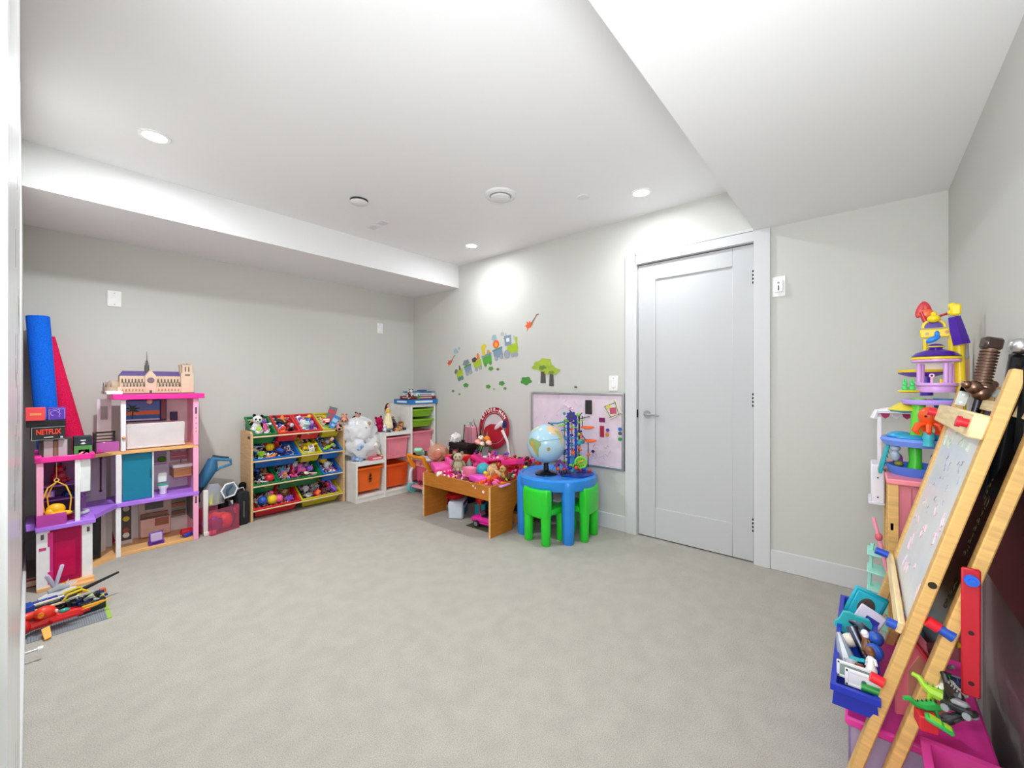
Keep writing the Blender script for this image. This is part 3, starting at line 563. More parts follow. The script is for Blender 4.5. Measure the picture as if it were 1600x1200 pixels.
# ---- things on the floor between rack and dollhouse
t=T('pink_bin','clear pink plastic storage box with purple and orange toys showing inside','bin',(.965,3.86,0),(0,0,18))
M('box_wall',G().b2(-.105,.105,-.085,-.081,.0,.19).b2(-.105,.105,.081,.085,0,.19).b2(-.105,-.101,-.085,.085,0,.19).b2(.101,.105,-.085,.085,0,.19).b2(-.105,.105,-.085,.085,0,.004),mt('#f79ab8','clear',alpha=.16),t)
M('lid_latch',G().b2(.095,.118,-.03,.03,.11,.15,.004),mt('#e8297c'),t)
for i,(col,lb,x,y,z,r) in enumerate([('purple','purple toy inside the clear pink box',-.045,-.0,.0,2.4),('orange','orange toy inside the clear pink box',.045,.0,.0,2.2),('orange','orange star toy higher up in the clear pink box',-.03,0,.11,1.9)]):
    v=Matrix.Translation((.965,3.86,0))@rot((0,0,18))@Vector((x,y,z+.006)); toy('ball' if i<2 else 'star',col,col if i!=1 else 'red',v,(0,0,30*i),r,label=lb)
t=T('foot_stand','white L-shaped plastic stand foot beside the dollhouse','stand',(.868,3.80,0)); M('stand_body',G().b2(-.018,.012,-.012,.012,0,.345,.003).b2(-.018,.062,-.02,.02,0,.03,.004),mt('#e6e3df'),t)
t=T('clear_package','clear plastic blister package with yellow-green pieces standing in the pink box','package',(.955,3.885,.20),(-8,0,16))
M('blister',G().prism([(-.07,0),(.07,0),(.06,.09),(.02,.16),(-.035,.17),(-.07,.10)],.028,(0,.014,0),(90,0,0)),mt('#dfe3ee','clear',alpha=.35),t)
M('insert_piece',G().tube([(-.045,-.0,.01),(-.03,0,.09)],[.018,.012],8).tube([(.01,0,.01),(.02,0,.08)],[.010,.007],8),mt('#d6e42a'),t)
t=T('visor_mask','white-edged clear visor mask resting on the package','mask',(1.035,3.86,.30),(-10,-15,15))
M('visor_rim',G().tube([(-.05,0,-.04),(-.055,0,.02),(-.01,0,.055),(.05,0,.045),(.06,0,-.01),(.02,0,-.05)],.007,8,closed=True),mt('#eceef2'),t)
M('visor_lens',G().prism([(-.05,-.04),(-.05,.02),(-.01,.05),(.05,.04),(.055,-.01),(.02,-.045)],.003,(0,0,0),(90,0,0)),mt('#8fa0ae','clear',alpha=.5),t); M('visor_strap',G().tube([(-.03,-.006,-.03),(-.02,-.008,.01),(.03,-.006,.03)],.008,6),mt('#1f3b5a'),t)
t=T('toy_blaster','teal and navy toy water blaster leaning up against the wall','toy',(.975,3.99,.36),(0,0,0))
M('barrel',G().tube([(-.10,0,-.02),(-.07,0,.05),(-.03,0,.12),(-.02,0,.19)],[.034,.045,.048,.03],10),mt('#2d6f98'),t)
M('tank',G().tube([(-.03,-.01,.19),(.04,-.01,.175),(.10,-.01,.165),(.105,-.01,.13),(.03,-.01,.11),(-.02,-.01,.08)],[.018,.012,.014,.012,.010,.012],8),mt('#357fa6'),t)
M('grip',G().tube([(-.10,0,-.02),(-.13,0,-.08),(-.12,0,-.14)],[.03,.026,.02],8),mt('#1b2c40'),t); M('top_rail',G().tube([(-.02,0,.205),(.09,0,.18)],[.014,.010],8),mt('#1b2c40'),t)
t=T('carry_case','upright black fabric carry case with a white zip line next to the rack','bag',(1.105,3.905,0),(0,0,14))
M('case_body',G().box((0.02,0,.135),(.085,.12,.27),.012),mt('#2b2c2f','fabric'),t); M('zip',G().box((.015,-.0615,.13),(.004,.002,.13)),mt('#d8d8da','metal'),t); M('case_handle',G().tube([(-.02,-.01,.265),(-.01,-.01,.295),(.04,-.01,.295),(.05,-.01,.265)],.004,6),mt('#d0d0d3'),t)
t=T('black_backpack','slouching black backpack between the pink box and the carry case','bag',(1.035,3.925,0),(0,0,10))
M('pack_body',G().sph((0,.01,.14),(.055,.07,.14)),mt('#17171a','fabric'),t); M('strap',G().tube([(-.02,-.06,.24),(.0,-.085,.16),(.01,-.09,.07),(.0,-.075,.01)],[.010,.014,.014,.008],8,flat=.5),mt('#3a3c40','fabric'),t); M('front_print',G().box((-.0,-.066,.2),(.03,.002,.035)),mt('#c9ccd2','card'),t)
for i,(x,y,h) in enumerate([(1.085,3.99,.335),(1.165,3.99,.325)]):
    tag(M('foam_post',G().cyl((0,0,.0),(0,0,h-.03),.022,n=14).sph((0,0,h-.032),(.030,.028,.032)),mt('#131315','foam'),None,(x,y,0)),['tall black foam-headed post behind the carry case','black foam-headed post right beside the rack panel'][i],'post')
# ================================================================ DOLLHOUSE (two hinged wings)
HP,LP,PU,TA,WH='#fb2f9e','#ffaed0','#b57cf0','#efb878','#f7f6f8'
D=T('dollhouse','three-storey pink and purple dollhouse with tan floors and a hinged left wing','dollhouse',(.45,3.9,0))
hp,lp,pu,ta,wh=[mt(c,'plastic',rough=.35) for c in (HP,LP,PU,TA,WH)]
def db(): return G().at((-.45,-3.9,0))
X0,X1,FY,BY=.372,.812,3.765,4.06
Z1,Z2,Z3=.356,.700,1.045
def dm(n,g,m,par=None,label=None): return M(n,g,m,par or D,label=label)
# main wing
dm('ground_floor',db().b2(X0,X1,FY,BY,0,.022,.002),ta); dm('middle_deck',db().b2(X0,X1+.004,FY-.012,BY,Z1-.026,Z1,.003),pu)
dm('upper_floor',db().b2(X0,X1,FY-.002,BY,Z2-.020,Z2,.002),ta); 
dm('roof_slab',db().b2(.352,.846,FY-.028,BY,Z3,Z3+.036,.003),hp); dm('roof_slab',db().b2(.322,.40,FY-.02,BY-.02,Z3+.036,Z3+.058,.003),wh,label='white roof block')
for z0,z1,lab in((.0,Z1-.026,0),(Z1,Z2-.02,1),(Z2,Z3,2)):
    p=dm('corner_post',db().b2(X1-.030,X1+.002,FY-.006,FY+.016,z0,z1,.002),lp)
    dm('side_wall',db().b2(X1-.008,X1,FY+.016,BY,z0,z1),lp)
    dm('white_column',db().b2(X0-.004+(.024 if lab==2 else 0),X0+.022+(.024 if lab==2 else 0),FY-.004,FY+.016,z0,z1,.002),wh)
for z in(.27,.93): 
    q=dm('column_print',db().b2(X1-.020,X1-.008,FY-.0065,FY-.0055,z,z+.05),mt('#5a5258','card'))
for z,c in((.90,'#c9a04a'),(.86,'#b9a6a8'),(.825,'#c98fae'),(.80,'#d0a437')): dm('round_print',db().cyl((X1-.014,FY-.0055,z),(X1-.014,FY-.0068,z),.006,n=12),mt(c,'card'))
backc=mt('#efe7ea','card')
dm('back_wall',db().b2(X0,X1,BY-.006,BY,0,Z2),backc); dm('back_wall',db().b2(X0+.09,X1,BY-.006,BY,Z2,Z3),backc)
# upper room: sunset window picture, bed panel, window frame at the far end
pic=dm('window_picture',db().b2(.42,.67,BY-.05,BY-.046,.875,1.035),mt('#1e2a66','card'))
for n,a,b,c,d,col in (('sky',.435,.63,.955,1.028,'#5f7fc4'),('sunset',.435,.63,.925,.955,'#e2784a'),('sea',.435,.63,.895,.925,'#3a6fb0'),('curtain_strip',.64,.665,.885,1.03,'#8f5a5e'),('beach_line',.435,.63,.885,.895,'#d9cfe4')): dm('picture_'+n,db().b2(a,b,BY-.053,BY-.050,c,d),mt(col,'card'),pic)
dm('palm_tree',db().prism([(0,0),(.006,0),(.010,.05),(.045,.045),(.02,.065),(.05,.075),(.012,.08),(.03,.10),(.004,.09),(-.02,.105),(-.008,.08),(-.035,.075),(-.006,.065),(-.03,.045),(.003,.055)],.002,(.462-.45,BY-.055-3.9,.905),(90,0,0)) if False else G().prism([(0,0),(.006,0),(.010,.05),(.045,.045),(.02,.065),(.05,.075),(.012,.08),(.03,.10),(.004,.09),(-.02,.105),(-.008,.08),(-.035,.075),(-.006,.065),(-.03,.045),(.003,.055)],.002,(.475-.45,BY-.053-3.9,.90),(90,0,0)),mt('#244a2a','card'),pic)
dm('lamp_globe',db().sph((.555,FY+.12,1.025),.018),mt('#d9b79c'))
dm('folding_bed',db().b2(.425,.745,FY+.05,FY+.075,.715,.875,.006).b2(.425,.745,FY+.04,FY+.12,.705,.72,.003),mt('#dcd4d6')); dm('bedside_box',db().b2(.69,.73,BY-.09,BY-.05,.875,.94,.002),mt('#3b2c5c'))
dm('window_wall',db().b2(.318,X0-.018,BY-.03,BY-.022,Z2,Z2+.20).b2(.30,.318,BY-.03,BY-.022,Z2,Z3).b2(X0-.018,X0,BY-.03,BY-.022,Z2,Z3).b2(.318,X0-.018,BY-.03,BY-.022,Z3-.05,Z3),mt('#e9e3e6'))
dm('door_knob',db().sph((X0+.035,FY-.008,.79),.010),mt('#dfa96a'))
# middle room: blue-green shower screen, window shelf, toilet, vanity
dm('shower_screen',db().b2(.405,.555,FY+.03,FY+.034,Z1+.004,Z2-.025),mt('#1fa0bf','clear',alpha=.62)); dm('screen_handle',db().b2(.545,.553,FY+.022,FY+.03,.50,.56,.002),mt('#0f6d8c'))
dm('shower_edge',db().b2(.556,.563,FY+.02,FY+.04,Z1,Z2-.02),wh)
w1=dm('wall_niche',db().b2(.585,.675,BY-.022,BY-.008,.545,.685,.002),mt('#a898c4','card'))
dm('niche_shelf',db().b2(.583,.677,BY-.045,BY-.022,.555,.562),lp,w1); dm('niche_plant',db().sph((.645,BY-.04,.585),(.026,.014,.020)),mt('#4f8f2a','plush'),w1)
w2=dm('mirror_panel',db().b2(.70,.80,BY-.022,BY-.008,.565,.69,.002),mt('#c67f92','card')); dm('round_mirror',db().cyl((.728,BY-.022,.655),(.728,BY-.026,.655),.026,n=20).cyl((.775,BY-.022,.65),(.775,BY-.026,.65),.024,n=20),mt('#c9ccd6','gloss'),w2); dm('panel_shelf',db().b2(.702,.798,BY-.035,BY-.022,.59,.596),lp,w2)
tl=dm('toilet',db().box((.625,FY+.13,.47),(.055,.03,.07),.006).lathe([(0,0),(.020,0),(.020,.03),(.034,.055),(.034,.062),(0,.062)],(.625-.0,FY+.09,Z1+.002),18),wh); dm('toilet_lid',db().lathe([(0,.062),(.034,.062),(.034,.070),(0,.072)],(.625,FY+.09,Z1+.002),18),mt('#3aa78f'),tl)
vn=dm('vanity_unit',db().b2(.69,.80,FY+.12,BY-.03,.455,.525,.003),mt('#c58a5a','wood')); dm('basin',db().b2(.686,.804,FY+.115,BY-.03,.525,.550,.004),wh,vn); dm('tap',db().tube([(.745,FY+.19,.55),(.745,FY+.19,.575),(.745,FY+.165,.575)],.003,6),mt('#7a6a6e'),vn)
dm('inner_partition',db().b2(X0+.022,X0+.028,FY+.016,BY,Z1,Z2-.02),mt('#d5cfd8'))
# ground room: oven tower, counter with window, toy oven
ov=dm('oven_tower',db().b2(.405,.475,BY-.10,BY-.02,.022,.325,.002),mt('#cfc8c9')); dm('oven_picture',db().b2(.412,.468,BY-.103,BY-.10,.05,.31),mt('#4a4442','card'),ov)
for z,c in((.27,'#b9b4ae'),(.20,'#d6c23a'),(.12,'#a04b40'),(.085,'#e4dfda')): dm('oven_print',db().cyl((.44,BY-.103,z),(.44,BY-.105,z),.018,n=14),mt(c,'card'),ov)
ct=dm('kitchen_wall',db().b2(.515,.70,BY-.03,BY-.022,.04,.325),mt('#c9b3ac','card'))
dm('kitchen_window',db().b2(.55,.655,BY-.034,BY-.03,.22,.315),mt('#5d5f60','card'),ct); dm('counter_goods',db().b2(.525,.68,BY-.05,BY-.034,.165,.195,.002),mt('#8f6a52','card'),ct); dm('counter_front',db().b2(.52,.69,BY-.07,BY-.034,.03,.16,.002),mt('#e2b9ae'),ct); dm('oven_door',db().b2(.60,.68,BY-.073,BY-.07,.10,.155),mt('#a0624e','card'),ct)
sh=dm('goods_shelf',db().b2(.70,.79,BY-.03,BY-.022,.13,.325),mt('#9a938c','card'))
for z in(.15,.21,.27):
    dm('goods_row',db().b2(.705,.785,BY-.05,BY-.03,z,z+.028,.001),mt({.15:'#7c5a48',.21:'#a8684e',.27:'#8f8f4e'}[z],'card'),sh)
dm('grey_curtain',db().b2(.795,.802,FY+.10,BY-.03,.13,.325,.001),mt('#64646a'))
o=T('toy_oven','small purple toy oven with a clear window standing in the dollhouse kitchen','toy',(.578,3.80,.022),(0,0,4)); M('oven_body',G().box((0,0,.012),(.085,.04,.024),.002).tube([(-.036,0,.02),(-.034,0,.082),(.034,0,.086),(.036,0,.02)],.005,6),mt('#6a32a8'),o); M('oven_front',G().box((0,0,.052),(.064,.03,.056),.003),mt('#cdb6dc'),o); M('vent_slot',G().box((0,-.021,.014),(.055,.002,.010)),mt('#3b1a66'),o)
for nm,lb,x,z,col,e in(('toy_roll','glossy blue rolled toy on the dollhouse kitchen floor',.765,.045,'#1f3fc0',15),('toy_roll','red rolled toy behind the blue one in the dollhouse',.752,.062,'#b81e30',-5)):
    tag(M(nm,G().cyl((-.035,0,0),(.035,0,0),.021 if 'blue' in lb else .026,n=16),mt(col,'gloss'),None,(x,3.81 if 'blue' in lb else 3.86,z),(0,-e,10)),lb,'toy')
# angled link between the wings
def quadbox(g,pts,z0,z1):
    a=[g.bm.verts.new((x,y,z0)) for x,y in pts]; b=[g.bm.verts.new((x,y,z1)) for x,y in pts]
    g.bm.faces.new(a[::-1]); g.bm.faces.new(b); n=len(a)
    for i in range(n): g.bm.faces.new((a[i],a[(i+1)%n],b[(i+1)%n],b[i]))
    return g._fin(a+b)
LX0,LX1,LY0,LY1=.022,.240,3.470,3.74
dm('link_floor',quadbox(db(),[(.240,3.66),(X0-.002,FY),(X0-.002,BY-.02),(.22,3.98)],0,.022),ta)
dm('link_deck',quadbox(db(),[(.215,3.60),(.262,3.56),(X0,FY-.012),(X0,BY-.02),(.16,3.95)],Z1-.026,Z1),pu)
dm('link_wall',quadbox(db(),[(.243,3.985),(X0-.03,3.985),(X0-.03,3.991),(.243,3.991)],Z1,Z2-.02),mt('#d8c6cf','card'))
dm('link_upper_floor',quadbox(db(),[(.22,3.70),(X0,FY),(X0,BY-.02),(.20,3.98)],Z2-.018,Z2),ta)
dm('link_rail',db().cyl((.315,3.975,.42),(.315,3.975,.64),.004,n=8).sph((.315,3.975,.42),.008,n=8).sph((.315,3.975,.64),.008,n=8),mt('#8a5a58','metal'))
ls=dm('link_shelf_panel',quadbox(db(),[(.225,3.93),(.268,3.96),(.268,3.966),(.225,3.936)],.40,.68),mt('#cfc3cc','card'))
for z,c in((.43,'#b3303e'),(.48,'#a77'),(.53,'#3f86ad'),(.58,'#8a8040'),(.63,'#a83a5a')): dm('shelf_row',quadbox(db(),[(.230,3.925),(.263,3.948),(.263,3.958),(.230,3.935)],z,z+.03),mt(c if len(c)==7 else '#aa7777','card'),ls)
dm('stone_column',quadbox(db(),[(.295,3.90),(.335,3.92),(.335,3.95),(.295,3.93)],.022,Z1-.026),mt('#d3d0cf','card'))
dm('link_back_panel',quadbox(db(),[(.243,3.985),(X0,3.985),(X0,3.991),(.243,3.991)],.022,Z1-.026),mt('#c9c6c8','card'))
# front wing
dm('wing_floor',db().b2(LX0,LX1,LY0-.015,LY1,0,.018,.002),ta); dm('wing_steps',db().b2(.13,.245,LY0-.045,LY0-.012,0,.028,.002).b2(.13,.245,LY0-.075,LY0-.04,0,.014,.002),ta)
dm('wing_deck',db().b2(LX0-.004,LX1+.012,LY0-.03,LY1,Z1-.022,Z1+.004,.003),pu); dm('side_ledge',db().b2(WD+.012,LX0-.004,LY0+.03,LY1,Z1-.02,Z1+.018,.003),pu)
dm('wing_roof',db().b2(LX0-.006,LX1+.010,LY0-.02,LY0+.01,.712,.742,.003).b2(LX0-.006,LX0+.02,LY0-.02,LY1+.10,.712,.748,.003).b2(LX1-.012,LX1+.010,LY0-.02,LY1+.10,.712,.745,.003).b2(LX0,LX1,LY0,LY1+.10,.712,.722),hp)
dm('wing_post',db().b2(LX0,LX0+.026,LY0-.01,LY0+.012,Z1,.712,.002),lp); dm('wing_post',db().b2(LX0+.0,LX0+.01,LY0+.012,LY1,.018,.712),lp)
dm('wing_column',db().b2(.168,.190,LY0-.012,LY0+.01,Z1,.712,.002),wh); dm('wing_panel',db().b2(.190,.232,LY0+.0,LY0+.006,.52,.712,.004),mt('#eceff0'))
dm('balcony_panel',db().b2(LX0,.135,LY0-.028,LY0-.024,Z1-.02,Z1+.07,.001),mt('#e060d0','clear',alpha=.5))
dm('wing_wall',db().b2(LX0,LX0+.050,LY0-.008,LY0+.004,.018,Z1-.022),wh); dm('wing_wall',db().b2(.196,.238,LY0-.008,LY0+.004,.018,Z1-.022),wh)
dm('wing_wall',db().b2(.190,.240,LY0+.0,LY1,.018,Z1-.022),wh)
el=dm('lift_door',db().b2(LX0+.050,.196,LY0-.004,LY0+.0,.03,Z1-.03),mt('#f0348a','clear',alpha=.28)); dm('lift_frame',db().b2(LX0+.050,LX0+.062,LY0-.01,LY0,.03,.32).b2(LX0+.042,LX0+.062,LY0-.011,LY0,.24,.32,.002).b2(LX0+.042,LX0+.062,LY0-.011,LY0,.03,.10,.002),mt('#d92a86'),el)
dm('lift_cabin',db().b2(.07,.19,LY0+.05,LY0+.10,.04,.33),mt('#c04f86'),el)
c1=T('toy_chest','small pink toy dresser seen through the magenta lift door','toy',(.13,3.508,.02)); M('dresser_body',G().box((0,.0,.13),(.085,.05,.20),.003),mt('#e46aa6'),c1)
for z in(.09,.17): M('drawer',G().box((0,-.026,z),(.066,.004,.06),.002),mt('#f2a6cc'),c1)
for x,z in((LX0+.022,.30),(.222,.30)): dm('lantern_print',db().b2(x-.006,x+.006,LY0-.0095,LY0-.008,z-.014,z+.014),mt('#5c5258','card'))
dm('name_print',db().b2(LX0+.010,LX0+.036,LY0-.0095,LY0-.008,.225,.240),mt('#d2387e','card'))
dm('back_panel',db().b2(LX0,.23,LY1+.0,LY1+.006,Z1,.712),mt('#8c5f8e','card'))
# hanging chair
t=T('hanging_chair','yellow egg-shaped hanging chair in the open pink-roofed room of the dollhouse','toy chair',(.095,3.495,.40))
M('seat_shell',G().sph((0,.012,.035),(.040,.028,.034)).sph((.018,-.012,.012),(.048,.026,.016)).sph((-.022,0,.02),(.022,.02,.026)),mt('#f2b91c'),t)
M('hoop',G().tube([(-.045,0,.03),(-.05,0,.10),(-.03,0,.165),(.005,0,.195),(.04,0,.165),(.06,0,.10),(.055,0,.02),(.03,0,-.005)],.0035,8),mt('#f5c63a'),t); M('hoop',G().tube([(-.028,.012,.05),(-.032,.012,.11),(-.015,.008,.165),(.005,0,.195)],.003,8),mt('#f0b52a'),t)
M('hanger',G().torus((.003,0,.203),.009,.003,(90,0,0),14,6).cyl((.003,0,.21),(.003,0,.305),.0015,n=6),mt('#e8c469'),t)
# toys stored behind the open room
for k,(kd,a,b,x,y,z,s,lb) in enumerate([('box','orange','brown',.075,3.60,Z1+.004,1.5,'orange and brown carton on the dollhouse deck behind the hanging chair'),('box','purple','lilac',.06,3.62,.485,1.1,'purple toy shelf piece behind the hanging chair'),('phone','peach','cream',.055,3.575,.50,.8,'peach slipper-shaped toy on the purple shelf piece'),('plush','crimson','black',.11,3.66,.56,1.0,'dark red plush tucked under the pink roof'),('ring','silver','grey',.19,3.62,Z1+.006,1.4,'silver ring toy on the purple deck near the white column'),('car','blue','navy',.15,3.66,.47,1.0,'blue toy car stored behind the hanging chair'),('cup','crimson','red',.155,3.53,Z1+.004,.7,'small dark red toy cup by the white column foot')]): toy(kd,a,b,(x,y,z),(0,0,20*k),s,label=lb)
tag(M('storage_shelf',G().b2(.03,.22,3.58,3.73,.47,.476).b2(.03,.22,3.58,3.73,.552,.558).b2(.20,.206,3.58,3.73,.36,.558).b2(.03,.036,3.58,3.73,.36,.558),mt('#8f5fb4')),'small purple shelf rack inside the open room of the dollhouse','shelf')
t=T('speaker_tower','tall black glossy toy tower standing in the gap between dollhouse wings','tower',(.255,3.80,.022)); M('tower_body',G().b2(-.04,.045,-.035,.035,0,.30,.006),mt('#0e0e10','gloss'),t); M('tower_print',G().box((.0,-.0355,.255),(.03,.001,.014)).box((.0,-.0355,.285),(.03,.001,.010)),mt('#d8cf9a','card'),t)
# items on the pink roof of the front wing
def carton(name,label,c,d,col,rz=0,prints=(),cat='box',tilt=0):
    t=T(name,label,cat,c,(tilt,0,rz)); M('carton',G().box((0,0,d[2]/2),d,.002),mt(col,'card'),t)
    for n,x,z,w,h,pc in prints: M(n,G().box((x,-d[1]/2-.0006,z),(w,.0012,h)),mt(pc,'card'),t)
    return t
RZ=.724
def pxz(px0,px1,py0,py1,Y): a=aY(px0,py1,Y); b=aY(px1,py0,Y); return a.x,b.x,a.z,b.z
x0_,x1_,z0_,z1_=pxz(60,113,684,715,3.53)
t=carton('gift_box','black and silver striped gift box standing on the pink dollhouse roof',((x0_+x1_)/2,3.58,RZ),(x1_-x0_,.10,z1_-z0_+.012),'#37322f',0,[('silver_print',-.028,.055,.035,.10,'#b4b0ae'),('silver_print',.028,.055,.035,.10,'#b9b5b6'),('centre_print',0,.055,.016,.09,'#8a6b55')])
zb=RZ+(z1_-z0_+.012)
t=carton('streaming_box','thin black box lettered NETFLIX lying on top of the striped gift box',(.066,3.565,zb),(.128,.12,.074),'#1c2224',2,[('edge_line',0,.0715,.126,.0014,'#c9cccc'),('edge_line',0,.0015,.126,.0012,'#c9cccc'),('edge_line',-.0625,.037,.0014,.07,'#c9cccc'),('small_print',0,.015,.035,.004,'#e8e8e8'),('corner_print',.05,.012,.010,.010,'#c9cccc')])
text('lettering','NETFLIX',.040,mt('#f0452e','card'),t,(-.0,-.0612,.044),(90,0,0),sx=.62,bold=.0012)
carton('red_box','bright coral red box with small gold lettering on a black tray beside the wall corner',(.020,3.56,zb+.110),(.074,.10,.072),'#e8454c',0,[('gold_print',0,.036,.042,.012,'#e09a5a')])
carton('purple_box','violet box with white curling line drawing on the pile',(.100,3.57,zb+.110),(.070,.10,.070),'#5b2fa8',0,[('frame_line',0,.062,.062,.0014,'#c6b4ea'),('frame_line',-.030,.034,.0014,.058,'#c6b4ea'),('frame_line',.030,.034,.0014,.058,'#c6b4ea')])
P=[o for o in bpy.data.objects if o.name.startswith('purple_box')][0]
M('curl_print',G().torus((-.008,-.0505,.038),.016,.0011,(90,0,0),16,4,250).torus((.014,-.0505,.024),.013,.0011,(90,0,60),16,4,220).torus((.004,-.0505,.050),.008,.0011,(90,0,150),12,4,270),mt('#cbbcf0','card'),P)
carton('black_tray','flat black box carrying the red box and the violet box',(.060,3.57,zb+.074),(.150,.10,.036),'#151517',0)
x0_,x1_,z0_,z1_=pxz(115,144,677,710,3.53)
t=carton('snack_box','dark green and navy box with a white leaf mark and food picture',((x0_+x1_)/2,3.56,RZ),(x1_-x0_,.09,.115),'#1b2b33',0,[('green_print',0,.035,x1_-x0_-.002,.052,'#4f9a4c'),('food_print',.003,.022,.045,.032,'#6d3f33'),('white_print',0,.093,.022,.006,'#dfe5e6')])
M('leaf_mark',G().prism([(-.012,0),(-.006,.004),(-.004,.010),(0,.004),(0,.014),(.003,.005),(.007,.010),(.007,.003),(.013,0),(0,-.003)],.001,(.0,-.0455,.073),(90,0,0)),mt('#f2f4f4','card'),t)
for i,(dx,dz) in enumerate([(-.012,.016),(.002,.026),(.014,.014),(.006,.010),(-.004,.022)]): M('food_piece_print',G().sph((dx,-.0465,dz),(.006,.0012,.005),n=8),mt(['#e0b9a6','#8c3a3a','#d9c7a8','#b5524a','#f0e6d2'][i],'card'),t)
t=T('doll_crib','black slatted doll headboard standing behind the pink bed on the dollhouse','toy bed',(.29,3.70,.72))
x0_,x1_,z0_,z1_=pxz(146,180,668,700,3.66); t.location=((x0_+x1_)/2,3.66,RZ); hw=(x1_-x0_)/2
M('crib_frame',G().b2(-hw,-hw+.01,-.006,.006,0,.125,.001).b2(hw-.01,hw,-.006,.006,0,.125,.001).b2(-hw,hw,-.006,.006,.115,.125,.001).b2(-hw-.004,-hw+.006,-.10,.006,0,.125,.001),mt('#151416'),t)
for i in range(4): M('slat',G().b2(-hw,hw,-.003,.003,.035+i*.020,.042+i*.020),mt('#1b1a1c'),t)
t=T('doll_bed','translucent pink doll bed with a bright pink blanket on the upper floor edge','toy bed',(.285,3.62,RZ)); M('bed_side',G().b2(-.055,.085,-.008,-.004,0,.062,.002),mt('#d56ec0','clear',alpha=.7),t); M('blanket',G().sph((-.005,.02,.012),(.050,.030,.022)),mt('#e92d9a','fabric'),t); M('bed_pillow',G().sph((.02,.03,.045),(.040,.022,.012)),mt('#cfa6dc','fabric'),t)
# wooden cathedral model on the roof
st=mt('#d9bfa6','card'); dk=mt('#6b5548','card'); rf=mt('#5b4a80','card')
K=T('cathedral_model','beige paper model of a gothic cathedral with violet roof and thin spire on the dollhouse','model',(.62,3.87,Z3+.036))
x0_,x1_,_,_=pxz(184,303,600,612,3.80); x0_-=.62; x1_-=.62
M('base_board',G().b2(x0_-.008,x1_+.004,-.075,.075,0,.006),mt('#6d4a3a','wood'),K)
xt=x1_-.075
M('aisle_wall',G().b2(x0_,xt,-.062,.062,.006,.050,.001),st,K); M('nave_wall',G().b2(x0_+.012,xt,-.042,.042,.05,.125,.001),st,K)
g=G(); vs=[g.bm.verts.new(p) for p in ((x0_+.012,-.042,.125),(xt,-.042,.125),(xt,.042,.125),(x0_+.012,.042,.125),(x0_+.03,0,.160),(xt,0,.160))]
for f in ((0,1,5,4),(2,3,4,5),(1,2,5),(3,0,4),(0,3,2,1)): g.bm.faces.new([vs[i] for i in f])
M('nave_roof',g._fin(vs),rf,K)
xm=x0_+(xt-x0_)*.50
M('transept',G().b2(xm-.030,xm+.030,-.066,.066,.006,.125,.001),st,K)
g=G(); g.prism([(-.030,0),(.030,0),(0,.042)],.132,(xm,.066,.125),(90,0,0)); M('transept_gable',g,st,K)
M('rose_window',G().cyl((xm,-.066,.095),(xm,-.068,.095),.020,n=20),mt('#7b6a70','card'),K); M('portal',G().b2(xm-.007,xm+.007,-.068,-.066,.006,.026),dk,K)
g=G(); g.cyl((xm-.012,0,.155),(xm-.012,0,.20),.013,.011,n=8).cyl((xm-.012,0,.20),(xm-.012,0,.235),.009,.006,n=8).cyl((xm-.012,0,.235),(xm-.012,0,.30),.003,.0008,n=6); 
for a in range(4): g.cyl((xm-.012+.012*math.cos(a*1.57),.012*math.sin(a*1.57),.16),(xm-.012+.012*math.cos(a*1.57),.012*math.sin(a*1.57),.222),.0022,.0005,n=5)
M('spire',g,mt('#5c5a58','card'),K)
n=7
for seg,(a,b) in enumerate(((x0_+.016,xm-.034),(xm+.034,xt-.006))):
    for i in range(n):
        x=a+(b-a)*(i+.5)/n
        M('arch_window',G().prism([(-.004,0),(.004,0),(.004,.022),(0,.030),(-.004,.022)],.002,(x,-.0415,.078),(90,0,0)),dk,K)
        M('lower_window',G().prism([(-.0045,0),(.0045,0),(.0045,.012),(0,.018),(-.0045,.012)],.002,(x,-.0615,.018),(90,0,0)),mt('#a8866e','card'),K)
        M('buttress',G().box((x+.007,-.052,.064),(.003,.028,.028),0,(-35,0,0)),mt('#6a5a50','card'),K)
for dy in(-.040,.034):
    tw=M('bell_tower',G().b2(xt,x1_,dy-.027,dy+.027,.006,.150,.001).b2(xt+.008,x1_-.008,dy-.023,dy+.023,.150,.205,.001).b2(xt+.004,x1_-.004,dy-.025,dy+.025,.205,.211),st,K)
    for dx in(.022,.042): M('tower_opening',G().b2(xt+dx,xt+dx+.007,dy-.0245,dy-.022,.160,.195),dk,tw)
    M('tower_gallery',G().b2(xt+.022,xt+.052,dy-.0285,dy-.026,.130,.140),dk,tw)
    M('tower_crown',G().prism([(-.022,0),(.022,0),(.018,.006),(.010,.004),(0,.009),(-.010,.004),(-.018,.006)],.03,((xt+x1_)/2,dy+.015,.211),(90,0,0)),mt('#8a7668','card'),tw)
ap=M('apse',G().lathe([(0,0),(.055,0),(.055,.045),(.040,.048),(.036,.075),(.02,.09),(0,.09)],(x0_-.012,0,.004),12),mt('#b8a08a','card'),K)
for k in range(6): M('apse_pinnacle',G().cyl((x0_-.012-.052*math.cos(-1.2+k*.48),.052*math.sin(-1.2+k*.48),.05),(x0_-.012-.052*math.cos(-1.2+k*.48),.052*math.sin(-1.2+k*.48),.082),.003,.0005,n=5),mt('#7b6a5e','card'),ap)
